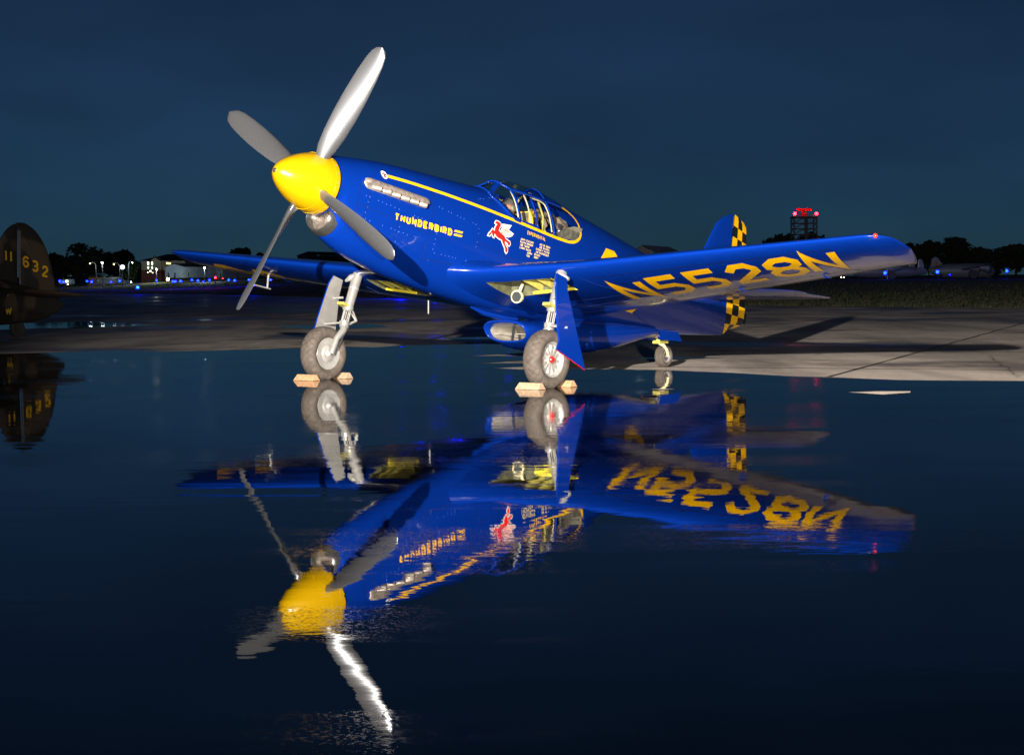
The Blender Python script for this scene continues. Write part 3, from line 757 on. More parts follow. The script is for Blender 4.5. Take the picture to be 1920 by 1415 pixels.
# ---- emblem disc at the head of the stripe, red winged horse, lettering
mb = MB(); P = [(-.845+.048*math.cos(t*math.pi/14), .259+.048*math.sin(t*math.pi/14)) for t in range(28)]
mb.add([onfus(x, z, .008) for x, z in P], [tuple(range(28))]); badge = part(mb, 'round_emblem', 'white', smooth=False)
mb = MB()
for pts in ([(-.845, .225), (-.845, .29)], [(-.815, .27), (-.845, .255), (-.878, .27)], [(-.825, .232), (-.845, .245), (-.865, .232)]):
    stroke(mb, pts, .014, lambda u, v: onfus(u, v, .011), .02)
part(mb, 'emblem_bird', mat('emblem_brown', (.10, .02, .015), .4), badge)
HM = ((-0.0008291, -7.82e-05, -2.448941), (0.0001795, -0.0005366, 0.1769669))
def h2f(p): return tuple(a*p[0]+b*p[1]+c for a, b, c in HM)
BODY = [(330,222),(350,182),(400,185),(440,210),(463,245),(447,290),(423,330),(400,380),(432,432),(480,470),(530,510),(545,560),(600,612),(648,642),(660,690),(640,728),(607,715),(600,680),(562,645),(540,622),(546,700),(570,740),(604,790),(600,860),(583,890),(560,860),(545,780),(520,720),(490,660),(465,592),(400,560),(340,510),(303,452),(292,535),(270,520),(250,470),(246,432),(200,500),(166,490),(180,455),(215,420),(265,352),(308,402),(318,330),(340,290),(366,262),(370,236),(345,238)]
WING = [(470,266),(520,262),(680,286),(640,332),(608,388),(660,420),(718,465),(690,500),(620,520),(540,505),(485,458),(440,445),(462,385),(490,352),(498,318)]
def decal(mb, poly, d, side=1):
    q = [h2f(p) for p in poly]; mb.add([onfus(x, z, d, side) for x, z in q], ear(q))
mb = MB()
for poly in (BODY, WING):
    q = [h2f(p) for p in poly]; stroke(mb, q+[q[0]], .026, lambda u, v: onfus(u, v, .006), .02)
emblem = part(mb, 'winged_horse_emblem', 'white')
mb = MB(); decal(mb, BODY, .009); part(mb, 'horse_body', 'red', emblem)
mb = MB(); decal(mb, WING, .008); hw = part(mb, 'horse_wing', mat('pale_red', (.60, .20, .16), .35), emblem)
mb = MB()
for pts in ([(478,285),(655,300)], [(490,310),(632,332)], [(505,338),(610,360)], [(470,430),(500,355)], [(500,450),(525,375)], [(530,410),(700,470)], [(520,440),(680,495)], [(515,465),(625,512)]):
    stroke(mb, [h2f(p) for p in pts], .008, lambda u, v: onfus(u, v, .011), .03)
part(mb, 'wing_feathers', 'white', hw)
def text(name, txt, x0, z0, h, w, gap, weight, m='yellow', dz=0, slant=0, d=.007, parent=fighter):
    """writes aft along the port side from station x0"""
    u0 = 0
    for wd in txt.split(' '):
        mb = MB(); u1 = write(mb, wd, lambda u, v: onfus(x0-u0-u, z0+v+dz*(u0+u), d), h, w, gap, weight, slant, .02); part(mb, name, m, parent)
        u0 += u1+w*.55+gap
text('name_lettering', 'THUNDERBIRD', -1.035, -.222, .084, .072, .022, .0235, dz=.020, slant=-.10)
mb = MB()
for z0 in (-.142, -.186):
    mb.add([onfus(x, z, .007) for x, z in ((-2.02, z0), (-2.16, z0+.004), (-2.18, z0+.028), (-2.04, z0+.024))], [(0, 1, 2, 3)])
part(mb, 'name_bar', 'yellow', smooth=False)
text('status_lettering', 'EXPERIMENTAL', -3.37, .115, .046, .022, .0105, .009, dz=-.030)
for i, (a, b) in enumerate([('JIMMY STEWART', 'JOE DE BONA'), ('RALPH MOUSER', 'JOE KATONA'), ('JOE TOWNE', 'EVERETT PAYNE'), ('LARRY MILES', 'JIM RASMUSSEN'), ('JERRY', 'BAILEY'), ('TOM', 'EDDY')]):
    z = .018-.0355*i
    text('crew_name_lettering', a, -3.24-(.15 if i > 3 else 0), z, .026, .0145, .0075, .0058, mat('faded_yellow', (.66, .50, .16), .4) if i == 0 else bpy.data.materials['faded_yellow'])
    text('crew_name_lettering', b, -3.62+(.06 if i > 1 else 0)+(.0 if i < 4 else .02), z+.012, .026, .0145, .0075, .0058, bpy.data.materials['faded_yellow'])
# race number on the rear fuselage
for ch, x0 in (('9', -4.98), ('0', -5.60)):
    mb = MB(); write(mb, ch, lambda u, v: onfus(x0-u, -.40+v, .007), .71, .50, 0, .135, 0, .03); part(mb, 'number_lettering', 'yellow')
# ---- wing, one skin each side, with the wheel wells cut out of the lower skin
us = [0, .003, .008, .016, .03, .05, .075, .11, .15, .20, .26, .32, .385, .45, .52, .60, .68, .76, .84, .92, 1.0]
WY = [.30, .38, .46, .54, .62, .72, .84, .98, 1.15, 1.35, 1.55, 1.72, 1.85, 2.1, 2.4, 2.8, 3.2, 3.6, 4.0, 4.4, 4.8, 5.1, 5.25, 5.40, 5.45, 5.50, 5.54, 5.58, 5.61, 5.635, 5.655, 5.67, 5.68]
def in_well(y, u): return .62 < y < 1.55 and .075 < u < .26
wings = []
for side in (1, -1):
    mb = MB(); nU = len(us)
    for up in (True, False):
        P = [(lambda p: (p[0], p[1]*side, p[2]))(wing_pt(y, u, up)) for y in WY for u in us]
        Fq = []
        for i in range(len(WY)-1):
            for j in range(nU-1):
                if not up and in_well((WY[i]+WY[i+1])/2, (us[j]+us[j+1])/2): continue
                Fq.append((i*nU+j, (i+1)*nU+j, (i+1)*nU+j+1, i*nU+j+1))
        mb.add(P, Fq)
    w = obj('wing', mb.V, mb.F, 'blue', fighter, False, None, a2b)
    bm = bmesh.new(); bm.from_mesh(w.data); bmesh.ops.remove_doubles(bm, verts=bm.verts, dist=.0008)
    for f in bm.faces: f.smooth = True
    bmesh.ops.recalc_face_normals(bm, faces=bm.faces); bm.to_mesh(w.data); bm.free()
    wings.append(w)
    def wl_(x, y, d=.004): return (x, y*side, wing_low(x, y)-d)
    # wheel well: chromate box with ribs
    mb = MB(); wp = lambda y, u, k: (lambda a, b: (a[0], y*side, a[2]+(b[2]-a[2])*k))(wing_pt(y, u, False), wing_pt(y, u, True))
    
    mb.grid(lambda a, b: wp(.62+.93*a, .075+.185*b, .86), 6, 6)
    mb.grid(lambda a, b: wp(.62+.93*a, .075, .86*b), 6, 1); mb.grid(lambda a, b: wp(.62+.93*a, .26, .86*b), 6, 1)
    mb.grid(lambda a, b: wp(.62, .075+.185*a, .86*b), 6, 1); mb.grid(lambda a, b: wp(1.55, .075+.185*a, .86*b), 6, 1)
    wellp = part(mb, 'wheel_well', 'well', w, False)
    mb = MB()
    for y in (1.05, 1.22, 1.40): mb.add([wp(y, .085, .08), wp(y, .255, .08), wp(y, .255, .4), wp(y, .085, .4), wp(y+.02, .085, .08), wp(y+.02, .255, .08), wp(y+.02, .255, .4), wp(y+.02, .085, .4)], [(0, 1, 2, 3), (7, 6, 5, 4), (0, 4, 5, 1), (3, 2, 6, 7)])
    part(mb, 'well_rib', 'chromate', w, False)
    mb = MB().tube([wp(.95, .25, .05), wp(1.3, .25, .05), wp(1.54, .25, .05)], .018, 8); mb.tube([wp(1.52, .09, .3), wp(1.52, .25, .3)], .02, 8); mb.tube([wp(.70, .12, .45), wp(1.52, .22, .5)], .015, 8)
    part(mb, 'well_spar_edge', mat('chromate_yellow', (.66, .52, .03), .45) if side == 1 else bpy.data.materials['chromate_yellow'], w)
    # aileron and flap gaps, hinge fairings, walkway fasteners
    for pts in ([(2.95, .80), (5.15, .80)], [(2.95, .80), (2.95, 1.0)], [(.75, .77), (2.88, .77)], [(2.88, .77), (2.88, 1.0)], [(1.9, .12), (5.0, .12)]):
        mb = MB(); (y0, u0), (y1, u1) = pts; n = 24; P = []; Fq = []
        for i in range(n+1):
            y = y0+(y1-y0)*i/n; u = u0+(u1-u0)*i/n
            le, te, *_ = wing_plan(y); x = le-(le-te)*u
            if abs(y1-y0) > .1: P += [wl_(x-.005, y, .002), wl_(x+.005, y, .002)]
            else: P += [wl_(x, y-.005, .002), wl_(x, y+.005, .002)]
            if i: Fq.append((2*i-2, 2*i, 2*i+1, 2*i-1))
        mb.add(P, Fq); part(mb, 'panel_gap', 'black', w, False)
    mb = MB()
    for pts in ([(.62, .46), (2.05, .46)], [(2.05, .46), (2.7, .62)], [(.62, .62), (2.7, .62)], [(1.80, .10), (2.05, .46)], [(.55, .80), (2.8, .83)]):
        (y0, u0), (y1, u1) = pts; n = int(math.hypot((y1-y0), (u1-u0)*2.3)/.032)
        for i in range(n):
            y = y0+(y1-y0)*i/n; u = u0+(u1-u0)*i/n; le, te, *_ = wing_plan(y); c = wl_(le-(le-te)*u, y, -.0005)
            Pq = []
            for kk in range(6): Pq.append((c[0]+.0052*math.cos(kk*math.pi/3), c[1]+.0052*math.sin(kk*math.pi/3), c[2]))
            mb.add(Pq+[(c[0], c[1], c[2]-.004)], [(kk, (kk+1) % 6, 6) for kk in range(6)])
    rv = part(mb, 'wing_rivets', 'rivet', w); rv['kind'] = 'stuff'
    mb = MB()
    for y in (3.15, 4.35):
        mb = MB(); le, te, *_ = wing_plan(y); x = le-(le-te)*.82; z = wing_low(x, y)
        mb.tube([(x+.10, y*side, z-.004), (x+.02, y*side, z-.028), (x-.12, y*side, z-.008)], [.004, .013, .003], 8); part(mb, 'aileron_hinge_fairing', 'blue', w)
    # wing tip navigation light
    le, te, *_ = wing_plan(5.55)
    px = (le-.012, 5.55*side, wing_plan(5.55)[3]+.004)
    part(MB().add(*uv_ball(px, .025, 14, 10)), 'navigation_light', mat('red_lens', (.8, .03, .015), .12) if side == 1 else 'chrome', w)
    # under-wing registration
    if side == 1:
        xs0 = [2.00, 2.52, 3.04, 3.56, 4.08, 4.58]
        for ch, y0 in zip('N5528N', xs0):
            mb = MB()
            def fnw(u, v, y0=y0):
                y = y0+u; xt = -3.045+.035*(y-2)
                hgt = .93-.05*(y-1.9)
                x = xt-hgt*(1-v/.6)
                yy = y-.20*(1-v/.6)
                return (x, yy, wing_low(x, yy)-.004)
            write(mb, ch, fnw, .6, .44 if ch != '8' else .46, 0, .108, 0, .05); part(mb, 'registration_letter', 'yellow', w)
    else:
        for ch, y0 in (('9', -5.02), ('0', -4.22)):
            mb = MB(); write(mb, ch, lambda u, v: (lambda x, y: (x, y, wing_low(x, -y)-.004))(-3.02-.95*(1-v/.6), y0+u), .6, .60, 0, .115, 0, .05); part(mb, 'race_number', 'yellow', w)
# pitot head under the far wing
mb = MB().tube([(-3.35, -4.05, -.36), (-3.36, -4.05, -.55)], .014, 8); mb.tube([(-3.42, -4.05, -.55), (-3.08, -4.05, -.55)], .010, 8)
part(mb, 'pitot_head', 'silver')
mb = MB().tube([(-2.60, -.35, -.86), (-2.63, -.35, -1.02)], .008, 6); part(mb, 'drain_mast', 'silver')
# ---- landing light in the near wheel well
lamp = part(MB().lathe([(-.07, .03), (-.05, .068), (.0, .078), (.012, .078), (.012, .064)], (-2.86, .83, -.765), (.92, .18, -.12), 24), 'landing_light', 'cream')
part(MB().lathe([(0, .0), (.008, .03), (.004, .064)], (-2.852, .83, -.767), (.92, .18, -.12), 20), 'lamp_lens', mat('lamp_lens', (.07, .08, .08), .08, .6), lamp)
part(MB().tube([(-2.88, .83, -.74), (-2.92, .84, -.60)], .018, 8), 'lamp_arm', 'cream', lamp)
# ---- belly scoop
def scoop_ring(x, w, zt, zb, n=36, ex=2.6):
    out = []
    for k in range(n):
        t = 2*math.pi*k/n; c, s = math.cos(t), math.sin(t)
        out.append((x - (.10 if False else 0), w*abs(c)**(2/ex)*(1 if c > 0 else -1), (zt+zb)/2+(zt-zb)/2*abs(s)**(2/ex)*(1 if s > 0 else -1)))
    return out
SR = [(-4.55, .23, -1.00, -1.09), (-4.10, .275, -.965, -1.12), (-3.80, .305, -.958, -1.14), (-3.715, .318, -.944, -1.150), (-3.695, .330, -.932, -1.160), (-3.715, .345, -.918, -1.172), (-3.80, .362, -.900, -1.192), (-4.0, .380, -.86, -1.212), (-4.3, .392, -.78, -1.215), (-4.7, .398, -.70, -1.185), (-5.2, .385, -.62, -1.085), (-5.7, .345, -.55, -.955), (-6.2, .29, -.50, -.775), (-6.55, .24, -.47, -.640), (-6.75, .20, -.46, -.575)]
V = []; Fq = []; n = 36
for x, w, zt, zb in SR:
    r = scoop_ring(x, w, zt, zb, n)
    if -4.2 < x: r = [(px+(.10*(pz-(zt+zb)/2)/(.12)) if abs(x) < 3.9 else px, py, pz) for px, py, pz in r]
    V += r
for i in range(len(SR)-1):
    for k in range(n): Fq.append((i*n+k, i*n+(k+1) % n, (i+1)*n+(k+1) % n, (i+1)*n+k))
mi = [0 if f[0]//n >= 2 else 1 for f in Fq]
sc = obj('belly_scoop', V, Fq, ['blue', 'duct'], fighter, True, mi, a2b)
part(MB().add(scoop_ring(-4.5, .24, -.99, -1.10, n), [tuple(range(n))]), 'radiator_face', 'duct', sc)
part(MB().box((-3.80, .06, -1.05), (.05, .005, .20)), 'scoop_vane', 'dark', sc, False)
part(MB().box((-3.88, .0, -1.05), (.012, .60, .010)), 'scoop_vane', 'duct', sc, False)
mb = MB().tube([(-3.0, .0, -.868), (-3.25, 0, -.895), (-3.6, 0, -.885), (-3.9, 0, -.86)], [.01, .035, .04, .03], 10); part(mb, 'gutter_fairing', 'blue', sc)
part(MB().lathe([(0, .025), (.006, .022), (.006, 0)], (-4.9, .400, -1.0), (0, 1, -.15), 14), 'drain_cap', 'blue', sc)
part(MB().box((-6.78, 0, -.53), (.20, .30, .012), Matrix.Rotation(-.5, 3, 'Y')), 'exit_flap', 'duct', sc, False)
# ---- fin and rudder
def fin_sec(z):
    """fin leading edge, hinge line, trailing edge"""
    le = -7.62-.575*(z-.40) if z < 1.42 else -8.206-.575*.08-(z-1.42)*2.2
    hi = -8.585+.02*(z-.2)
    te = -9.165+(.20*(z-.25)/1.25 if z > .25 else 0)
    if z < .05: te = -9.165+.42*((.05-z)/.29)**2
    if z > 1.46: te += .10*((z-1.46)/.10)**2
    return le, hi, te
ZF = [.18, .35, .55, .75, .95, 1.15, 1.32, 1.44, 1.50, 1.54, 1.565]
mb = MB(); nf = 14; V = []; Fq = []
for z in ZF:
    le, hi, te = fin_sec(z); t = .055*(1-.45*z/1.5)
    if z > 1.5: t *= (1.575-z)/.075
    row = []
    for k in range(2*nf):
        u = (1-math.cos(math.pi*(k if k <= nf else 2*nf-k)/nf))/2
        th = t*(math.sqrt(u)*1.6 if u < .2 else .715+.285*math.sin((u-.2)/.8*math.pi/2*1.2))
        V.append((le+(hi-le)*u, th*(1 if k <= nf else -1) if 0 < k < 2*nf else 0, z))
for i in range(len(ZF)-1):
    for k in range(2*nf): Fq.append((i*2*nf+k, i*2*nf+(k+1) % (2*nf), (i+1)*2*nf+(k+1) % (2*nf), (i+1)*2*nf+k))
Fq.append(tuple((len(ZF)-1)*2*nf+k for k in range(2*nf)))
fin = part(MB().add(V, Fq), 'tail_fin', 'blue')
# rudder: cells painted yellow and black
mb = MB(); rows = 11; z0, z1 = -.235, 1.545; sub = 3
for sd in (1, -1):
    for r in range(rows):
        for c in range(3):
            mb.cur = (r+c) % 2
            def rf(u, v):
                z = z0+(z1-z0)*(r+v)/rows; le, hi, te = fin_sec(z); cu = (c+u)/3
                x = hi-.012+(te-hi+.012)*cu
                zz = z-.075*cu*(1 if z > 1.2 else .6)*0 - .06*cu*smooth01((z-.9)/.6) + .10*cu*smooth01((.15-z)/.4)
                t = .036*(1-cu)**.8+.003
                if z < -.12: t *= .7
                return (x, sd*t, zz)
            mb.grid(rf, sub, sub)
rud = part(mb, 'rudder', ['yellow', 'black'])
part(MB().box((-9.185, 0, .10), (.05, .02, .16)), 'trim_tab_horn', 'black', rud, False)
mb = MB(); write(mb, 'N', lambda u, v: (-8.47-u, .052+.0*v, .86+v), .16, .085, 0, .028, 0, .05); part(mb, 'fin_letter', 'yellow', fin)
mb = MB(); write(mb, '5', lambda u, v: (-8.47-u, .056, .66+v), .16, .085, 0, .028, 0, .05); part(mb, 'fin_letter', 'yellow', fin)
# ---- tailplane
for side in (1, -1):
    V = []; Fq = []; nf = 12; YS = [.05, .4, .8, 1.2, 1.6, 1.80, 1.87, 1.91, 1.94]
    for y in YS:
        le = -7.22-.115*y; te = -8.50+.055*y; t = .055-.02*y
        if y > 1.68:
            e = (y-1.68)/.26; le -= .30*(1-math.sqrt(max(1-e*e, 0))); te += .12*(1-math.sqrt(max(1-e*e, 0))); t *= math.sqrt(max(1-e*e, .02))
        for k in range(2*nf):
            u = (1-math.cos(math.pi*(k if k <= nf else 2*nf-k)/nf))/2
            V.append((le+(te-le)*u, y*side, .255+foil(u)*t*2*(1 if k <= nf else -1)-.055*(1-u)))
    for i in range(len(YS)-1):
        for k in range(2*nf): Fq.append((i*2*nf+k, i*2*nf+(k+1) % (2*nf), (i+1)*2*nf+(k+1) % (2*nf), (i+1)*2*nf+k))
    Fq.append(tuple((len(YS)-1)*2*nf+k for k in range(2*nf)))
    tp = part(MB().add(V, Fq), 'tailplane', 'blue')
    part(MB().box((-7.99, 1.0*side, .185), (.012, 1.7, .006)), 'elevator_gap', 'black', tp, False)
# ---- inspection discs on the rear fuselage
for x, z in ((-6.35, -.02), (-6.62, .10), (-5.9, -.1)):
    mb = MB(); mb.add([onfus(x+.022*math.cos(k*.5236), z+.03*math.sin(k*.5236), .004) for k in range(12)], [tuple(range(12))]); part(mb, 'inspection_disc', 'whitegrey', smooth=False)
# ---- fuselage fasteners: rows of dome rivets and panel seams
mb = MB()
def riv(x, z, r=.0065):
    c = Vector(onfus(x, z, .001)); nn = (Vector(onfus(x, z, .02))-c).normalized(); a = nn.orthogonal().normalized(); b = nn.cross(a)
    mb.add([c+(a*math.cos(k*1.0472)+b*math.sin(k*1.0472))*r for k in range(6)]+[c+nn*.004], [(k, (k+1) % 6, 6) for k in range(6)])
for (x0, z0), (x1, z1), n in [((-1.62,.10),(-2.45,.02),15), ((-1.75,.02),(-1.75,-.60),10), ((-.55,-.05),(-1.6,-.12),16), ((-.62,-.30),(-1.7,-.36),16), ((-2.45,.20),(-2.45,-.45),12), ((-.60,.02),(-.60,-.55),9), ((-1.15,-.28),(-1.15,-.66),7), ((-2.5,.36),(-2.78,.44),6), ((-1.8,-.45),(-2.4,-.42),10), ((-6.9,.1),(-6.9,-.35),7), ((-7.6,.15),(-7.6,-.3),6), ((-7.0,-.05),(-8.4,0),14)]:
    for i in range(n):
        if rnd.random() < .35: continue
        riv(x0+(x1-x0)*i/n+rnd.uniform(-.006, .006), z0+(z1-z0)*i/n+rnd.uniform(-.004, .004))
rv = part(mb, 'fuselage_rivets', 'rivet'); rv['kind'] = 'stuff'
for pts in ([(-1.62,.45),(-1.62,.0),(-1.64,-.74)], [(-.45,.06),(-.45,-.5)], [(-2.45,.24),(-2.46,-.5)], [(-.45,-.16),(-1.62,-.26)], [(-1.62,-.55),(-2.3,-.5)], [(-5.35,.55),(-5.35,-.45)], [(-6.75,.40),(-6.75,-.4)], [(-8.2,.2),(-8.2,-.22)], [(-4.75,.55),(-4.75,-.3)], [(-2.46,-.18),(-3.2,-.25)], [(-6.05,.45),(-6.05,-.45)], [(-5.35,.1),(-8.2,.1)], [(-.60,.20),(-.60,-.55)], [(-1.62,.30),(-2.45,.32)], [(-1.1,-.22),(-1.1,-.70)]):
    mb = MB(); stroke(mb, pts, .004, lambda u, v: onfus(u, v, .0025), .05); part(mb, 'panel_seam', 'black')
# ---- main landing gear
TYRE = [(-.085, .200), (-.108, .225), (-.116, .262), (-.108, .298), (-.085, .322), (-.045, .339), (0, .343), (.045, .339), (.085, .322), (.108, .298), (.116, .262), (.108, .225), (.085, .200)]
AX = Vector((-2.358, 0, -1.588))
tw = lambda: None
for side in (1, -1):
    S = lambda x, y, z: (x, y*side, z)
    up = Vector(S(-2.63, 1.64, -.54)); k1 = Vector(S(-2.545, 1.645, -.985)); k2 = Vector(S(-2.515, 1.648, -1.175))
    gear = part(MB().tube([up+Vector((-.01, 0, .02)), up, k1.lerp(up, .35), k1], [.066, .066, .062, .060], 20), 'landing_gear_leg', 'whitegrey')
    part(MB().tube([k1.lerp(up, .62), k1.lerp(up, .60)], .0675, 20), 'leg_band', 'silver', gear)
    part(MB().tube([k1, k2], .040, 16), 'oleo_piston', 'chrome', gear)
    for q in range(10):
        a = q*2*math.pi/10; o = Vector((math.cos(a), math.sin(a), 0))*.046
        part(MB().tube([k1+o, k2+o], .005, 5), 'oleo_guard_rod', 'silver', gear)
    mb = MB().tube([k1+Vector((0, 0, .03)), k1+Vector((0, 0, -.015))], .070, 18)
    part(mb, 'leg_collar', 'whitegrey', gear)
    part(MB().box(k1+Vector((.05, .01*side, .035)), (.19, .11, .035), Matrix.Rotation(-.2, 3, 'Y')), 'tow_clamp', 'yellow' if False else 'chromate', gear, False)
    # fork: knuckle, arm past the inner face of the wheel
    axle = AX+Vector((0, 1.66*side, 0))
    mb = MB().tube([k2+Vector((0, 0, .03)), k2+Vector((0, 0, -.05))], [.066, .058], 16); mb.tube([k2+Vector((.0, 0, -.02)), k2+Vector((.035, -.03*side, -.10)), axle+Vector((-.045, -.02*side, .20)), axle+Vector((0, -.012*side, 0))], [.052, .046, .040, .036], 12)
    mb.tube([k2+Vector((.07, 0, .0)), k2+Vector((-.07, 0, .01))], .022, 8)
    part(mb, 'wheel_fork', 'whitegrey', gear)
    b = Vector((-.14, -.02*side, -.075))
    mb = MB()
    for dy in (-.03, .03):
        mb.tube([k1+Vector((-.06, dy*.9, -.01)), k1+Vector((-.175, dy*.2, -.12))], .011, 6); mb.tube([k2+Vector((-.05, dy*.9, -.01)), k1+Vector((-.175, dy*.2, -.12))], .011, 6)
    part(mb, 'torque_link', 'silver', gear)
    mb = MB().tube([k1.lerp(up, .9)+Vector((-.07, .02*side, 0)), k1+Vector((-.075, .02*side, 0)), k2+Vector((-.03, -.05*side, -.05)), axle+Vector((-.03, -.05*side, .06))], .008, 6)
    part(mb, 'brake_hose', 'dark', gear)
    # wheel
    c = AX+Vector((0, 1.79*side, 0)); ax = (0, side, 0)
    tyre = part(MB().lathe(TYRE, c, ax, 56, True), 'tyre', 'rubber')
    zc = a2b(tuple(c))[2]
    for v in tyre.data.vertices:                      # weight on wheels: the tread flattens on the ground
        if v.co.z < .012:
            v.co.y += (v.co.y-c.y)*.12; v.co.z = .003
    # diamond tread grooves
    a_ = Vector((1, 0, 0)); b_ = Vector((0, 0, 1)); mb = MB()
    prof = TYRE[3:10]; fr = hermite([p[0] for p in prof], [p[1] for p in prof])
    for fam in (1, -1):
        for q in range(26):
            P = []; n = 9
            for i in range(n+1):
                h = -.105+.21*i/n; th = 2*math.pi*q/26+fam*(h/.21)*.56; r = fr(h)+.0012
                for dth in (-.0085, .0085): P.append(c+Vector(ax)*h+(a_*math.cos(th+dth)+b_*math.sin(th+dth))*r)
            P = [p if a2b(tuple(p))[2] > .012 else Vector(p) for p in P]
            mb.add(P, [(2*i, 2*i+2, 2*i+3, 2*i+1) for i in range(n) if a2b(tuple(P[2*i]))[2] > .01 and a2b(tuple(P[2*i+2]))[2] > .01])
    part(mb, 'tread_groove', 'groove', tyre, False)
    rim = part(MB().lathe([(-.08, .16), (-.088, .198), (-.080, .206), (-.06, .19), (.06, .19), (.080, .206), (.092, .203), (.088, .188), (.070, .172), (.045, .165)], c, ax, 40), 'wheel_rim', 'silver')
    part(MB().lathe([(.02, 0), (.02, .168)], c, ax, 32), 'wheel_disc', 'well', rim)
    for q in range(12):
        th = q*math.pi/6; d = a_*math.cos(th)+b_*math.sin(th); t = Vector(ax).cross(d)
        P = []
        for r, w, h in ((.045, .012, .055), (.10, .013, .062), (.172, .020, .060)):
            for sg in (-1, 1):
                for hh in (h-.03, h): P.append(c+d*r+t*w*sg+Vector(ax)*hh)
        Fq = []
        for i in range(2):
            o = i*4
            Fq += [(o, o+1, o+5, o+4), (o+2, o+6, o+7, o+3), (o+1, o+3, o+7, o+5)]
        part(MB().add(P, Fq), 'wheel_spoke', 'silver', rim, False)
    part(MB().lathe([(.03, .062), (.066, .058), (.070, .046), (.070, 0)], c, ax, 24), 'wheel_hub', 'silver', rim)
    if side == 1: part(MB().lathe([(.068, .042), (.088, .038), (.102, .022), (.104, 0)], c, ax, 20), 'hub_cap', 'red', rim)
    # inner face: brake drum
    part(MB().lathe([(-.05, .10), (-.085, .105), (-.095, .09), (-.098, .05), (-.115, .035), (-.13, 0)], c, ax, 28), 'brake_drum', 'silver', rim)
    part(MB().lathe([(-.04, .0), (-.055, .185)], c, ax, 28), 'wheel_backing', 'well', rim)
    # strut door
    D = [(-2.322, -.585), (-2.50, -.61), (-2.515, -.797), (-2.59, -1.083), (-2.735, -1.634), (-2.215, -1.485), (-2.275, -1.373), (-2.268, -1.143), (-2.285, -.69)]
    D = [S(x-.03, 1.80+(-.585-z)*.235, z) for x, z in D]
    mb = MB().sheet(D, .022, (0, -side, -.235)); mb.m[1] = 1
    door = mb.build('gear_door', ['blue', 'whitegrey'], fighter, False, a2b)
    mb = MB()
    for i in (4, 5): mb.tube([Vector(D[4])+Vector((0, -.01*side, -.004)), Vector(D[5])+Vector((0, -.01*side, -.004))], .006, 6)
    part(mb, 'door_edge_seal', 'red' if side == 1 else 'whitegrey', door)
    part(MB().tube([Vector(S(-2.47, 1.69, -.85)), Vector(S(-2.47, 1.86, -.86))], .014, 8), 'door_link', 'silver', door)
    part(MB().tube([Vector(S(-2.44, 1.68, -1.18)), Vector(S(-2.45, 1.96, -1.2))], .014, 8), 'door_link', 'silver', door)
    part(MB().tube([up+Vector((.02, .0, -.01)), up+Vector((.05, .05*side, -.03)), up+Vector((.04, .15*side, -.07))], [.045, .045, .02], 12), 'gear_trunnion_fairing', 'silver', gear)
# ---- tail wheel
tc = Vector((-7.225, 0, -.782))
tc = Vector((-7.22+.0, 0, -.79))
tg = part(MB().tube([(-7.02, 0, -.45), (-7.05, 0, -.60)], .035, 12), 'tail_gear_leg', 'chromate')
part(MB().box((-7.10, 0, -.600), (.20, .13, .045), Matrix.Rotation(.2, 3, 'Y')), 'swivel_head', 'chromate', tg, False)
part(MB().tube([(-7.07, .0, -.62), (-7.11, .05, -.645), (-7.17, .075, -.70), (-7.215, .078, -.785)], [.026, .024, .020, .018], 10), 'tail_fork', 'cream', tg)
part(MB().tube([(-7.215, .085, -.785), (-7.215, -.03, -.785)], .012, 8), 'tail_axle', 'silver', tg)
tt = part(MB().lathe([(-.04, .085), (-.062, .10), (-.066, .125), (-.050, .146), (-.020, .152), (-.016, .147), (.016, .147), (.020, .152), (.050, .146), (.066, .125), (.062, .10), (.04, .085)], (-7.215, 0, -.785), (0, 1, 0), 36), 'tail_tyre', 'rubber')
zmin = min(v.co.z for v in tt.data.vertices)
print('tail tyre zmin', zmin)
part(MB().lathe([(-.045, .0), (-.045, .086), (.045, .086), (.056, .088), (.052, .070), (.03, .055), (.035, .025), (.035, 0)], (-7.215, 0, -.785), (0, 1, 0), 28), 'tail_wheel_rim', 'silver', tt)
for sd in (1, -1):
    D = [(-6.78, .125*sd, -.475), (-7.32, .125*sd, -.425), (-7.40, .16*sd, -.54), (-6.83, .16*sd, -.615)]
    part(MB().sheet(D, .008, (0, -sd, 0)), 'tail_wheel_door', 'blue', fighter, False)
part(MB().box((-6.72, -.02, -.50), (.16, .20, .14)), 'tail_bay_frame', 'chromate', fighter, False)
# ================================================================ WHEEL CHOCKS
def chock(loc, rz, L, w, h, m, label, bevel=.045):
    mb = MB(); hx, hy = L/2, w/2
    P = [(-hx, -hy, 0), (hx, -hy, 0), (hx, hy, 0), (-hx, hy, 0), (-hx+bevel*.55, -hy*.30, h), (hx-bevel*.25, -hy*.30, h), (hx-bevel*.25, hy*.30, h), (-hx+bevel*.55, hy*.30, h)]
    mb.add(P, [(3, 2, 1, 0), (4, 5, 6, 7), (0, 1, 5, 4), (1, 2, 6, 5), (2, 3, 7, 6), (3, 0, 4, 7)])
    o = mb.build('wheel_chock', m); o.location = loc; o.rotation_euler = (0, 0, rz)
    bv = o.modifiers.new('edge', 'BEVEL'); bv.width = .006; bv.segments = 2
    tag(o, label, 'chock', 'wooden wheel chocks'); return o
rz = math.atan2(-math.sin(HD), math.cos(HD))
def at_wheel(side, fwd):
    fw = Vector((-math.sin(HD), -math.cos(HD), 0)); lf = Vector((math.cos(HD), -math.sin(HD), 0)); return Vector((-.9891, 22.8463, .008))+lf*1.79*side+fw*fwd
chock(at_wheel(1, .30)+Vector((0, 0, 0)), rz, .34, .15, .075, 'wood', 'pale timber chock in front of the tyre with the red hub cap')
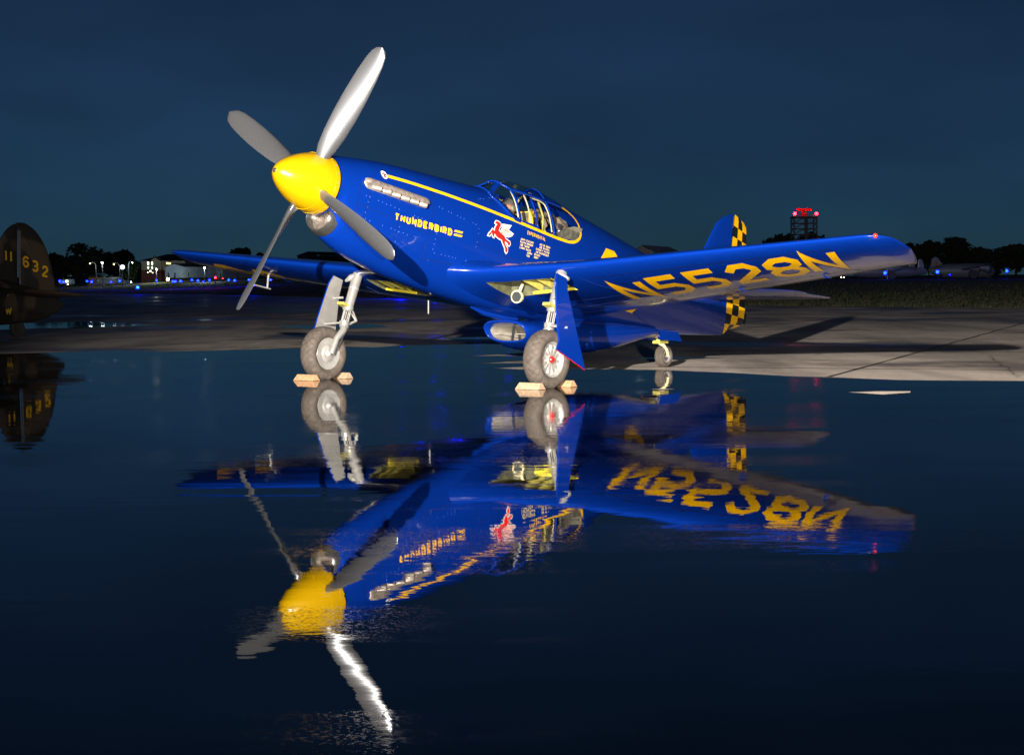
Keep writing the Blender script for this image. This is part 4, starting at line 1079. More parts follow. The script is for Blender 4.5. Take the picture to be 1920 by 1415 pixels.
chock(at_wheel(1, -.31), rz, .30, .15, .075, 'wood2', 'orange timber chock behind the tyre with the red hub cap')
chock(at_wheel(-1, .30), rz, .34, .15, .075, 'wood2', 'timber chock in front of the tyre under the propeller')
chock(at_wheel(-1, -.31), rz, .30, .15, .075, 'wood', 'timber chock behind the tyre under the propeller')
# ================================================================ THE PILOT
def skin_mesh(name, joints, bones, rad, root=0, sub=2):
    me = bpy.data.meshes.new(name); me.from_pydata([tuple(j) for j in joints], bones, []); o = bpy.data.objects.new(name, me); COL.objects.link(o)
    sk = o.modifiers.new('skin', 'SKIN'); sk.use_smooth_shade = True
    for i, v in enumerate(me.skin_vertices[0].data):
        r = rad[i]; v.radius = r if isinstance(r, tuple) else (r, r); v.use_root = (i == root)
    s = o.modifiers.new('sub', 'SUBSURF'); s.levels = sub; s.render_levels = sub
    dg = bpy.context.evaluated_depsgraph_get(); m2 = bpy.data.meshes.new_from_object(o.evaluated_get(dg)); m2.name = name
    bpy.data.objects.remove(o); bpy.data.meshes.remove(me)
    for p in m2.polygons: p.use_smooth = True
    return m2
hx, hy, hz = -3.43, .03, .475                        # middle of the head, aircraft axes
J = [(-3.55, 0, -.15), (-3.55, 0, .02), (-3.53, .0, .17), (-3.51, .01, .27), (-3.49, .02, .335), (-3.46, .03, .39), (-3.44, .03, .46), (-3.445, .03, .535),
     (-3.52, .18, .20), (-3.40, .25, .02), (-3.16, .20, -.04), (-3.04, .16, -.02), (-3.52, -.18, .20), (-3.40, -.25, .02), (-3.16, -.20, -.04), (-3.04, -.16, -.02),
     (-3.50, .11, -.16), (-3.12, .15, -.08), (-2.95, .14, -.38), (-3.50, -.11, -.16), (-3.12, -.15, -.08), (-2.95, -.14, -.38)]
Bn = [(0,1),(1,2),(2,3),(3,4),(4,5),(5,6),(6,7),(3,8),(8,9),(9,10),(10,11),(3,12),(12,13),(13,14),(14,15),(0,16),(16,17),(17,18),(0,19),(19,20),(20,21)]
Rd = [(.15,.12),(.16,.12),(.17,.12),(.12,.09),.060,(.072,.082),(.080,.098),(.062,.078),.070,.050,.040,.035,.070,.050,.040,.035,.085,.065,.05,.085,.065,.05]
me = skin_mesh('person', [a2b(j) for j in J], Bn, Rd)
me.materials.append(M['pink'])
pilot = bpy.data.objects.new('person', me); COL.objects.link(pilot)
pilot.location = fighter.location; pilot.rotation_euler = fighter.rotation_euler
tag(pilot, 'grey-haired person with headset and yellow vest seated in the fighter cockpit', 'person')
H2 = lambda dx, dy, dz: (hx+dx, hy+dy, hz+dz)
part(MB().tube([H2(.085, 0, .035), H2(.118, 0, -.012), H2(.088, 0, -.022)], [.010, .017, .010], 8), 'nose', 'pink', pilot)
for s_ in (1, -1):
    part(MB().add(*uv_ball(H2(.078, .034*s_, .018), .012, 8, 6)), 'eye', 'dark', pilot)
    part(MB().add(*uv_ball(H2(-.005, .086*s_, .0), .030, 10, 8, (.8, .35, 1.1))), 'ear', 'pink', pilot)
    part(MB().lathe([(0, .045), (.02, .046), (.035, .035), (.036, 0)], H2(-.01, .078*s_, -.005), (0, s_, 0), 16), 'headset_cup', 'cockpit', pilot)
part(MB().box(H2(.088, 0, -.062), (.012, .045, .008)), 'mouth', 'red', pilot, False)
part(MB().tube([H2(-.01, .095, .02), H2(-.012, .07, .095), H2(-.012, 0, .128), H2(-.012, -.07, .095), H2(-.01, -.095, .02)], .009, 8), 'headset_band', 'dark', pilot)
part(MB().tube([H2(.0, .095, -.01), H2(.06, .085, -.06), H2(.10, .03, -.062)], .005, 6), 'headset_microphone', 'dark', pilot)
P, Fq = uv_ball(H2(-.028, 0, .036), .092, 20, 14, (1.0, .93, .95))
Fq = [f for f in Fq if sum(P[i][2] for i in f)/4 > hz-.03+max(0, (sum(P[i][0] for i in f)/4-hx+.02)*2.4)]
part(MB().add(P, Fq), 'hair', 'hair', pilot)
# vest: a shell over the torso
P, Fq = [], []
n = 20
for x, z, w, d in ((-3.55, -.18, .185, .15), (-3.55, .0, .195, .155), (-3.545, .17, .215, .155), (-3.54, .27, .205, .125), (-3.52, .325, .10, .085), (-3.50, .35, .074, .074)):
    for k in range(n):
        t = 2*math.pi*k/n; P.append((x+d*math.cos(t), w*math.sin(t)+.01, z))
for i in range(5):
    for k in range(n): Fq.append((i*n+k, i*n+(k+1) % n, (i+1)*n+(k+1) % n, (i+1)*n+k))
part(MB().add(P, Fq), 'vest', 'vest', pilot)
for s_ in (1, -1):
    part(MB().tube([(-3.55, .17*s_, .245), (-3.50, .225*s_, .14), (-3.40, .25*s_, .02), (-3.27, .23*s_, -.02)], [.085, .078, .066, .056], 12), 'sleeve', 'vest', pilot)
# ================================================================ UNSEEN STANDS ADDED AS FIXTURES FOR THE KEY AND THE FILL SPOT
for (loc, aim), lb in zip(FLOODS, ('unseen taller tripod stand added for the floodlight on the blue fighter', 'unseen lower tripod stand added for the fill light on the blue fighter')):
    fl = empty('unseen_floodlight_stand', (loc.x, loc.y, 0)); tag(fl, lb, 'floodlight', 'unseen floodlight stands')
    MB().tube([(0, -.35, .4), (0, -.35, loc.z-.1)], .03, 10).build('pole', 'dark', fl)
    for k in range(3):
        a = k*2.0944+.4; MB().tube([(0, -.35, .9), (.8*math.cos(a), -.35+.8*math.sin(a), .02)], .02, 8).build('leg', 'dark', fl)
    MB().lathe([(-.30, .10), (-.26, .17), (-.14, .20), (-.13, .20), (-.13, .19), (-.24, .15)], (0, 0, loc.z), (aim-loc).normalized(), 24).build('lamp_housing', 'silver', fl, True)
# ================================================================ THE DARK TRAINING FIGHTER AT THE LEFT EDGE (camouflaged, tail to us)
M['olive'] = mat('olive_drab', (.030, .025, .016), .6)
def camo(m):
    nt = m.node_tree; N, L = nt.nodes, nt.links; b = N['Principled BSDF']
    tc = N.new('ShaderNodeTexCoord'); n = N.new('ShaderNodeTexNoise'); n.inputs['Scale'].default_value = 1.1; n.inputs['Detail'].default_value = 1.5
    L.new(tc.outputs['Object'], n.inputs['Vector'])
    cr = N.new('ShaderNodeValToRGB'); e = cr.color_ramp.elements; e[0].position = .49; e[0].color = (.011, .009, .006, 1); e[1].position = .53; e[1].color = (.045, .030, .018, 1)
    L.new(n.outputs[0], cr.inputs[0]); L.new(cr.outputs[0], b.inputs['Base Color'])
camo(M['olive'])
P4 = empty('camouflaged_airplane', (-11.35, 43.65, 0), math.atan2(-math.cos(HD), -math.sin(HD)))
tag(P4, 'dark camouflaged propeller airplane with 11632 on its rounded tail', 'airplane')
SA4, CA4 = math.sin(.20), math.cos(.20)
def p4(v):    # own axes: x ahead of the tail wheel, z above the ground under it, tail down
    x, y, z = v; return (x*CA4-(z-.0)*SA4*0+0*z, y, z+x*SA4*.75)
def P4part(mb, name, m='olive', parent=P4, smooth=True): return mb.build(name, m, parent, smooth, p4)
ST4 = [(-1.35, .88, .98, .02), (-1.2, .74, 1.08, .06), (-.9, .56, 1.16, .11), (-.5, .42, 1.20, .17), (0, .30, 1.24, .24), (.8, .16, 1.30, .34), (1.8, .02, 1.40, .42), (3.2, -.14, 1.52, .47), (4.6, -.30, 1.50, .48), (6.0, -.42, 1.10, .46), (7.4, -.45, .86, .42), (8.0, -.30, .72, .34)]
V = []; Fq = []; n = 28
for x, zb, zt, w in ST4:
    for k in range(n):
        t = 2*math.pi*k/n; V.append((x, w*math.cos(t), (zt+zb)/2+(zt-zb)/2*math.sin(t)))
for i in range(len(ST4)-1):
    for k in range(n): Fq.append((i*n+k, i*n+(k+1) % n, (i+1)*n+(k+1) % n, (i+1)*n+k))
Fq += [tuple(range(n)), tuple((len(ST4)-1)*n+k for k in range(n))]
P4part(MB().add(V, Fq), 'fuselage')
def rounded(poly, t, name, m='olive', parent=P4, bulge=1.0):
    """thin lens-shaped surface from an outline in (x, z)"""
    poly = densify(list(poly)+[poly[0]], 4)[:-1]
    cx = sum(p[0] for p in poly)/len(poly); cz = sum(p[1] for p in poly)/len(poly); mb = MB()
    for sd in (1, -1):
        rings = []
        for f in (1, .93, .75, .45, 0):
            rings.append([(cx+(x-cx)*f, sd*t*math.sqrt(max(0, 1-f**2))+sd*.002, cz+(z-cz)*f) for x, z in poly])
        k = len(poly)
        for i in range(4): mb.add(rings[i]+rings[i+1], [(j, (j+1) % k, (j+1) % k+k, j+k) for j in range(k)])
    return P4part(mb, name, m, parent)
FIN4 = [(x+.14, 1.22+(z-1.22)*1.07) for x, z in [(.62, 1.22), (.55, 1.50), (.42, 1.85), (.25, 2.15), (.05, 2.38), (-.15, 2.50), (-.22, 2.40), (-.20, 1.9), (-.18, 1.22)]]
RUD4 = [(x+.14, 1.22+(z-1.22)*1.07) for x, z in [(-.235, 2.40), (-.17, 2.52), (-.40, 2.56), (-.66, 2.48), (-.90, 2.28), (-1.10, 1.95), (-1.22, 1.55), (-1.28, 1.20), (-1.24, .95), (-1.05, .80), (-.50, .86), (-.25, 1.2), (-.22, 1.9)]]
rounded(FIN4, .07, 'tail_fin'); rd = rounded(RUD4, .055, 'rudder')
for ch, x0, z0 in (('1', .34, 1.66), ('1', .20, 1.66), ('6', -.16, 1.60), ('3', -.42, 1.54), ('2', -.70, 1.46)):
    mb = MB(); write(mb, ch, lambda u, v: (x0-u, .074, z0+v+.03), .26, .175, 0, .046, 0, .1); P4part(mb, 'tail_number', 'yellow', P4)
MB().add([p4((x, .072, z)) for x, z in ((-.06, 1.22), (-.085, 1.22), (-.11, 2.46), (-.085, 2.46))], [(0, 1, 2, 3)]).build('rudder_gap', 'steel', P4)
for sd in (1, -1):
    V = []; Fq = []; nf = 10
    for y, le, te, t in ((.1, .55, -.72, .075), (.7, .42, -.72, .065), (1.3, .22, -.70, .05), (1.65, .02, -.64, .04), (1.85, -.18, -.54, .025), (1.93, -.34, -.40, .006)):
        for k in range(2*nf):
            u = (1-math.cos(math.pi*(k if k <= nf else 2*nf-k)/nf))/2; V.append((le+(te-le)*u, y*sd, 1.02+foil(u)*t*2*(1 if k <= nf else -1)))
    for i in range(5):
        for k in range(2*nf): Fq.append((i*2*nf+k, i*2*nf+(k+1) % (2*nf), (i+1)*2*nf+(k+1) % (2*nf), (i+1)*2*nf+k))
    P4part(MB().add(V, Fq), 'tailplane')
    V = []; Fq = []
    for y, le, te, t, z in ((.2, 6.0, 3.4, .18, -.05), (2.5, 5.7, 3.6, .14, .15), (4.6, 5.3, 3.8, .09, .38), (5.5, 4.9, 4.1, .03, .48)):
        for k in range(2*nf):
            u = (1-math.cos(math.pi*(k if k <= nf else 2*nf-k)/nf))/2; V.append((le+(te-le)*u, y*sd, z+foil(u)*t*2*(1 if k <= nf else -1)))
    for i in range(3):
        for k in range(2*nf): Fq.append((i*2*nf+k, i*2*nf+(k+1) % (2*nf), (i+1)*2*nf+(k+1) % (2*nf), (i+1)*2*nf+k))
    P4part(MB().add(V, Fq), 'wing')
    z0 = -(5.3*SA4*.75)
    P4part(MB().tube([(5.3, 1.25*sd, .0), (5.35, 1.25*sd, z0+.38)], .06, 10), 'landing_gear_leg', 'steel')
    P4part(MB().lathe([(-.1, .2), (-.12, .3), (-.05, .37), (.05, .37), (.12, .3), (.1, .2)], (5.35, 1.25*sd, z0+.375), (0, 1, 0), 24), 'tyre', 'groove')
    mb = MB()
    for txt, x0, z0, h in (('N', .62, .78, .20), ('W', .52, .48, .17)):
        write(mb, txt, lambda u, v: (x0-u, sd*(.26+.05*smooth01((x0-u)/1)), z0+v), h, .20, 0, .045, 0, .1)
    P4part(mb, 'side_lettering', mat('dim_yellow', (.45, .30, .01), .5) if sd == 1 else bpy.data.materials['dim_yellow'])
P4part(MB().add(*uv_ball((4.0, 0, 1.50), .62, 20, 12, (1.9, .55, .7))), 'canopy', 'dark')
P4part(MB().lathe([(.7, 0), (.6, .10), (.3, .24), (0, .32), (-.05, .32)], (8.0, 0, .22), (1, 0, 0), 28), 'spinner', 'dark')
for k in range(3):
    a = k*2.0944+.6; P4part(MB().tube([(8.2, .2*math.sin(a), .22+.2*math.cos(a)), (8.2, .9*math.sin(a), .22+.9*math.cos(a)), (8.2, 1.6*math.sin(a), .22+1.6*math.cos(a))], [.05, .09, .03], 8), 'propeller_blade', 'dark')
P4part(MB().tube([(.06, 0, .62), (.02, 0, .40), (.0, .0, .24)], [.035, .03, .025], 10), 'tail_gear_leg', 'steel')
P4part(MB().lathe([(-.05, .10), (-.07, .15), (-.05, .19), (0, .20), (.05, .19), (.07, .15), (.05, .10)], (-.02, 0, .20), (0, 1, 0), 24), 'tail_tyre', 'groove')
# ================================================================ PLACES FAR OFF: x pixel column and distance -> position
def far(px, d): return (px-960)/3569.5*d
def z_at(px, py, d): return CAM_H+((521.9-.0077*(px-960))-py)/3569.5*d
def tz(x, y): return terrain(x, y)
# ---- trees
M['leaf'] = noise_var(mat('night_foliage', (.030, .042, .016), .8), .8, .5)
M['leaf2'] = noise_var(mat('lamp_lit_foliage', (.045, .085, .020), .8), .8, .4)  # lamp light painted in: brighter and greener than the other leaves
M['bark'] = mat('bark', (.035, .027, .02), .9)
def crown_mesh(seed, w, h, base, n=1500, lobes=9):
    r = random.Random(seed); V = []; Fq = []; L_ = []
    for i in range(lobes):
        a = r.uniform(0, 6.283); q = r.uniform(.0, .62); zz = r.uniform(base+.14*h, h*.84); k = 1-abs((zz-base)/(h-base)-.45)
        L_.append((w*.5*q*math.cos(a)*(.5+k), w*.5*q*math.sin(a)*(.5+k), zz, w*r.uniform(.16, .27)*(.5+.55*k), h*r.uniform(.11, .18)))
    L_.append((0, 0, h*.86, w*.2, h*.13)); L_.append((0, 0, (base+h)/2, w*.33, (h-base)*.4))
    for i in range(n):
        cx, cy, cz, rx, rz_ = r.choice(L_)
        while True:
            v = Vector((r.gauss(0, 1), r.gauss(0, 1), r.gauss(0, 1)))
            if v.length > .1: break
        v = v.normalized()*(r.random()**.35)*r.uniform(.85, 1.15)
        c = Vector((cx+v.x*rx, cy+v.y*rx, cz+v.z*rz_))
        if c.z < base*.75: continue
        s = w*r.uniform(.025, .06); a = Vector((r.gauss(0, 1), r.gauss(0, 1), r.gauss(0, .7))).normalized(); b = a.orthogonal().normalized()
        q = len(V); V += [c+a*s, c+b*s*.7, c-a*s, c-b*s*.7]; Fq.append((q, q+1, q+2, q+3))
    return V, Fq
def trunk_mesh(seed, w, h):
    r = random.Random(seed); mb = MB(); mb.tube([(0, 0, -.3), (0.05, 0, h*.25), (-.04, .05, h*.5), (0, 0, h*.75)], [h*.03, h*.022, h*.015, h*.006], 8)
    for i in range(7):
        a = r.uniform(0, 6.283); z0 = h*r.uniform(.22, .55); L_ = w*r.uniform(.2, .38)
        mb.tube([(0, 0, z0), (L_*.5*math.cos(a), L_*.5*math.sin(a), z0+h*.10), (L_*math.cos(a), L_*math.sin(a), z0+h*.2)], [h*.010, h*.007, h*.003], 6)
    return mb
TV = []
for i, (w, h, b) in enumerate([(10, 10, .6), (9, 12, .9), (13, 10, .5), (7, 9, .4), (12, 13, .8)]):
    V, Fq = crown_mesh(i+1, w, h, b, 4200, 14)
    c = obj('crown', V, Fq, 'leaf'); t = trunk_mesh(i+9, w, h).build('trunk', 'bark')
    TV.append((c, t, w, h)); 
tree_done = set()
def tree(px, top, wpx, d, kind, label, group, lit=False):
    x = far(px, d); z0 = tz(x, d); H_ = z_at(px, top, d)-z0; Wd = wpx*1.35/3569.5*d
    c0, t0, w, h = TV[kind]
    root = empty('tree', (x, d, z0), rnd.uniform(0, 6.28)); tag(root, label, 'tree', group)
    for o in (c0, t0):
        if o.name in tree_done: o = o.copy(); COL.objects.link(o)
        else: tree_done.add(o.name)
        o.parent = root; o.scale = (Wd/w, Wd/w, H_/h)
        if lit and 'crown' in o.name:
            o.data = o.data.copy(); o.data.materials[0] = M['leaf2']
    return root
GL, GR = 'trees behind the lamps on the left', 'trees beyond the grass on the right'
tree(78, 470, 46, 330, 3, 'dark bush-like tree just beside the camouflaged tail', GL)
tree(104, 474, 40, 340, 0, 'low rounded tree between the camouflaged tail and the tallest tree', GL)
tree(150, 456, 68, 330, 1, 'tallest tree on the left behind the white trailer', GL)
tree(176, 474, 30, 350, 3, 'slim tree hugging the right flank of the tallest tree', GL)
tree(207, 472, 34, 345, 1, 'narrow-crowned tree behind the middle street lamp', GL)
tree(236, 468, 44, 345, 0, 'round-topped tree beside the pale gabled hotel', GL)
tree(250, 487, 22, 300, 3, 'small tree lit green by a lamp', None, True)
tree(262, 498, 22, 340, 2, 'low shrub-like tree touching the hotel corner', GL)
tree(450, 465, 46, 420, 2, 'broad dark tree rising above the far wing', 'trees above the far wing')
tree(490, 473, 26, 430, 3, 'small dark tree right of the broad tree above the far wing', 'trees above the far wing')
tree(398, 474, 16, 460, 3, 'tiny tree top just above the far wing beside the hangar', 'trees above the far wing')
tree(1462, 440, 46, 420, 2, 'low dark tree left of the radar tower', GR)
tree(1522, 436, 54, 430, 2, 'low dark tree right of the radar tower', GR)
for px, top, w, d, k, lb in [(1705, 456, 44, 330, 0, 'dark tree just past the wing tip of the blue fighter'), (1742, 452, 50, 340, 2, 'dark tree behind the parked bomber fins'), (1790, 444, 78, 330, 4, 'tallest tree on the right behind the parked bomber'), (1836, 463, 52, 335, 0, 'dark tree at the right end of the tree row'), (1905, 458, 84, 300, 2, 'large dark tree cut by the right edge of the picture'), (1663, 462, 50, 350, 2, 'dark tree hidden behind the near wing tip'), (1868, 492, 26, 320, 3, 'small bush in the gap of the tree row on the right')]:
    tree(px, top, w, d, k, lb, GR)
# ---- lamps: taxiway edge lights
M['lampblue'] = emit('blue_lamp', (.0003, .0016, 1.0), 300)
M['lampcyan'] = emit('cyan_lamp', (.0006, .005, 1.0), 320)
M['lampwarm'] = emit('warm_lamp', (1.0, .62, .30), 60)
M['lampwhite'] = emit('white_lamp', (.70, .95, 1.0), 60)
M['lampred'] = emit('red_lamp', (1.0, .0015, .003), 220)
def edge_light(px, py, d, m='lampblue', r=.12, label='blue taxiway edge light', name='taxiway_light', cat='taxiway light', group='blue taxiway edge lights in the grass'):
    x = far(px, d); z = z_at(px, py, d); zt_ = min(tz(x, d), z-.15)
    root = empty(name, (x, d, zt_)); tag(root, label, cat, group)
    MB().tube([(0, 0, 0), (0, 0, z-zt_-r*.7)], .03, 6).build('stem', 'dark', root)
    MB().lathe([(0, .07), (.03, .08), (.05, .05)], (0, 0, z-zt_-r*.9), (0, 0, 1), 8).build('collar', 'dark', root)
    MB().add(*uv_ball((0, 0, z-zt_), r, 10, 6)).build('lens', m, root, True)
    return root
BL = [(114.5, 527.5, 'left one of the pair of blue taxiway lights right of the traffic cone'), (121.5, 529, 'right one of the pair of blue taxiway lights right of the traffic cone'), (165.6, 527.5, 'left one of the pair of blue taxiway lights under the tallest left tree'), (174.4, 528.6, 'right one of the pair of blue taxiway lights under the tallest left tree'), (210.7, 529, 'faint blue taxiway light between the brown shed and the lit tree'), (226.8, 527, 'single blue taxiway light under the blue-white sign'),
      (295.8, 526, 'blue taxiway light below the hotel, left of the warm starburst lamp'), (326.6, 527.5, 'first blue taxiway light right of the warm lamp below the hangar'), (331, 527.8, 'second blue taxiway light right of the warm lamp below the hangar'), (341, 527, 'third blue taxiway light right of the warm lamp below the hangar'), (362, 525, 'fourth blue taxiway light right of the warm lamp below the hangar'), (373.4, 526.4, 'fifth blue taxiway light right of the warm lamp below the hangar'), (383, 528.4, 'sixth and faintest blue taxiway light below the hangar'), (395, 525.4, 'blue taxiway light just left of the red lamp'),
      (431, 525, 'first blue taxiway light right of the red lamp'), (442, 526, 'second blue taxiway light right of the red lamp'), (468.8, 524.7, 'blue taxiway light above the bright cyan one'), (509.5, 525, 'blue taxiway light under the far wing number')]
for px, py, lb in BL: edge_light(px, py, 250+rnd.uniform(-12, 12), label=lb, r=.12 if 'faint' not in lb else .07)
edge_light(260.3, 539, 178, 'lampcyan', .12, 'lone bright blue edge light below the lit green tree')
edge_light(475.5, 534, 158, 'lampcyan', .14, 'bright cyan edge light behind the propeller')
edge_light(15, 613.5, 60, 'lampwhite', .075, 'small cyan-white ground lamp beside the camouflaged tail wheel', 'ground_lamp', 'ground lamp', None)
edge_light(753, 544, 124, label='blue taxiway light hidden behind the fighter nose', r=.22)
edge_light(815, 544, 124, 'lampcyan', .24, 'left one of two blue lights hidden behind the wing root')
edge_light(829, 544, 124, 'lampcyan', .24, 'right one of two blue lights hidden behind the wing root')
edge_light(897, 544, 122, label='blue taxiway light hidden behind the near wing root', r=.2)
edge_light(953, 543, 120, 'lampcyan', .26, 'blue taxiway light hidden behind the near gear leg')
edge_light(1200, 541, 105, 'lampwhite', .2, 'white lamp hidden behind the near wing', 'ground_lamp', 'ground lamp', None)
edge_light(1660, 512, 190, r=.15, label='blue taxiway light just below the near wing tip')
edge_light(1758, 510, 190, r=.15, label='blue taxiway light in front of the parked bomber')
edge_light(1781, 515.3, 200, r=.05, label='tiny blue light between the two right-hand taxiway lights')
edge_light(1888, 508, 190, r=.14, label='blue taxiway light near the right edge of the picture')
edge_light(1592, 511, 260, 'lampwarm', .09, 'upper white lamp under the near wing beside the parked planes', 'ground_lamp', 'ground lamp', 'white lamps under the near wing')
edge_light(1578, 520, 260, 'lampwarm', .06, 'lower left white lamp of the small pair under the near wing', 'ground_lamp', 'ground lamp', 'white lamps under the near wing')
edge_light(1583, 520, 260, 'lampwarm', .06, 'lower right white lamp of the small pair under the near wing', 'ground_lamp', 'ground lamp', 'white lamps under the near wing')
edge_light(317, 523.6, 240, 'lampwarm', .17, 'warm starburst lamp in front of the white hangar', 'approach_lamp', 'ground lamp', None)
edge_light(93, 503, 300, 'lampwarm', .15, 'warm bright lamp beside the white trailer', 'approach_lamp', 'ground lamp', None)
edge_light(406, 520.8, 240, 'lampred', .12, 'bright red lamp below the far wing', 'obstruction_lamp', 'ground lamp', 'red lamps below the far wing')
edge_light(420, 522.5, 240, 'lampred', .06, 'faint red lamp right of the bright red one', 'obstruction_lamp', 'ground lamp', 'red lamps below the far wing')
# ---- street lamps
M['lamppole'] = mat('lamp_pole', (.05, .05, .05), .5)
def street_lamp(px, py, d, m, label, arm=.9, r=.18):
    x = far(px, d); z0 = tz(x, d); h = z_at(px, py, d)-z0
    root = empty('street_lamp', (x, d, z0)); tag(root, label, 'street lamp', 'street lamps by the road on the left')
    MB().tube([(arm, 0, 0), (arm, 0, h*.9), (arm*.8, 0, h*1.02), (arm*.2, 0, h*1.03)], [.09, .07, .05, .04], 8).build('pole', 'lamppole', root)
    MB().lathe([(0, .1), (.08, .22), (.14, .18), (.2, .05)], (0, 0, h), (0, 0, 1), 10).build('lamp_head', 'lamppole', root)
    MB().add(*uv_ball((0, 0, h-.05), r*.6, 10, 6)).build('lamp_bulb', m, root, True)
    L_ = bpy.data.lights.new('street_lamp_glow', 'POINT'); L_.energy = 120; L_.color = (1, .75, .45) if m == 'lampwarm' else (.75, .95, 1); L_.shadow_soft_size = .3
    lo = bpy.data.objects.new('street_lamp_glow', L_); link(lo, root); lo.location = (0, -.4, h-.5)
M['lampdim'] = emit('amber_lamp', (1.0, .60, .16), 12)
street_lamp(172, 493.5, 290, 'lampdim', 'street lamp with a weak amber glow above the brown shed', .9, .18)
street_lamp(194.5, 492, 285, 'lampwhite', 'brightest street lamp, blue-white, right of the brown shed', .05, .20)
street_lamp(216.5, 495, 290, 'lampdim', 'amber street lamp left of the blue-white sign', .9, .16)
street_lamp(251, 492, 292, 'lampwhite', 'street lamp shining into the small green tree', -.6, .10)
# blue-white sign on a post
x = far(232.5, 288); z0 = tz(x, 288); h = z_at(232.5, 501, 288)-z0
sg = empty('lit_sign', (x, 288, z0)); tag(sg, 'round blue-white lit sign on a post left of the green tree', 'sign')
MB().tube([(0, 0, 0), (0, 0, h)], .1, 8).build('post', 'lamppole', sg); MB().lathe([(-.1, .0), (-.1, .3), (.1, .3), (.1, 0)], (0, 0, h), (0, -1, 0), 16).build('sign_face', emit('sign_blue_white', (.55, .78, 1), 8), sg, True)
# ---- hotel and hangars
M['sid'] = noise_var(mat('pale_siding', (.52, .52, .42), .7), 1.5, .12)
M['brick'] = noise_var(mat('red_brick', (.22, .07, .05), .8), 3, .25)
M['roofdark'] = mat('dark_shingle', (.018, .018, .02), .8)
M['hangarw'] = noise_var(mat('white_cladding', (.62, .66, .66), .5), 1.2, .1)
M['winlit'] = emit('lit_window', (.86, 1.0, .74), 4.5); M['winwarm'] = emit('warm_window', (1, .72, .30), 3.0)
M['darkdoor'] = mat('dark_opening', (.03, .035, .04), .6)
D = 320; X0, X1, X2 = far(268, D), far(304.5, D), far(346, D); zb = tz(X0, D)-.2
def H(py, px=290): return z_at(px, py, D)-zb
hotel = empty('hotel_building', ((X0+X1)/2, D, zb)); tag(hotel, 'pale three-storey gabled building with red brick base beside the white hangar', 'building')
cx = (X0+X1)/2; wf = X1-X0; he = H(489); hr = H(482.5); hb = H(506.5)
mb = MB(); mb.box((0, 7, (hb+he)/2), (wf, 14, he-hb)); mb.build('wall', 'sid', hotel)
mb = MB().sheet([(-wf*.06, -.02, he), (wf/2, -.02, he), (wf*.22, -.02, hr)], 14, (0, 1, 0)); mb.build('gable', 'sid', hotel)
MB().box((0, 7, hb/2), (wf+.1, 14.1, hb)).build('brick_base', 'brick', hotel)
for q in range(int(wf/.55)):
    MB().box((-wf/2+.3+q*.55, -.02, (hb+he)/2), (.05, .05, he-hb)).build('siding_batten', 'sid', hotel)
wing_b = X2-X1
MB().box((wf/2+wing_b/2, 9, (hb+he)/2), (wing_b, 14, he-hb)).build('wall', 'sid', hotel); MB().box((wf/2+wing_b/2, 9, hb/2), (wing_b, 14.1, hb)).build('brick_base', 'brick', hotel)
rt = H(476)
roof = MB().add([(-wf/2-.4, -.4, he), (wf/2+wing_b+.4, 1.6, he), (wf/2+wing_b+.4, 16, he), (-wf/2-.4, 14.4, he), (wf*.42, 7.5, rt), (wf/2+wing_b*.6, 9, rt)], [(0, 1, 5, 4), (1, 2, 5), (2, 3, 4, 5), (3, 0, 4)]).build('roof', 'roofdark', hotel)
for gx, sx in ((-wf*.10, 1), (wf*.54, -1)):
    a = Vector((gx, -.25, he-.1)); b = Vector((wf*.22, -.25, hr+.15)); MB().tube([a, b], .12, 6).build('gable_trim', 'roofdark', roof)
for px, py, w_, h_, m in [(281, 494, 2.6, 5.0, 'winlit'), (288.5, 494, 2.2, 5.0, 'winlit'), (281, 502, 2.0, 3.4, 'winlit'), (288.5, 502, 1.6, 4.0, 'winlit'), (285, 508.5, 2.8, 2.6, 'winlit'), (280, 511, 1.6, 1.4, 'winlit'), (289, 511.5, 1.6, 1.4, 'winlit')]:
    s_ = D/3569.5; wx = far(px, D)-cx
    fr_ = MB().box((wx, -.06, z_at(px, py, D)-zb), (w_*s_+.12, .10, h_*s_+.12)).build('window', 'sid', hotel); MB().box((wx, -.13, z_at(px, py, D)-zb), (w_*s_, .04, h_*s_)).build('pane', m, fr_)
for px, py in ((312, 493.5), (315, 494), (318, 494.2)):
    s_ = D/3569.5; fr_ = MB().box((far(px, D)-cx, 1.94, z_at(px, py, D)-zb), (2.2*s_+.1, .1, 3.4*s_+.1)).build('window', 'sid', hotel); MB().box((far(px, D)-cx, 1.87, z_at(px, py, D)-zb), (1.9*s_, .04, 3.2*s_)).build('pane', 'winwarm', fr_)
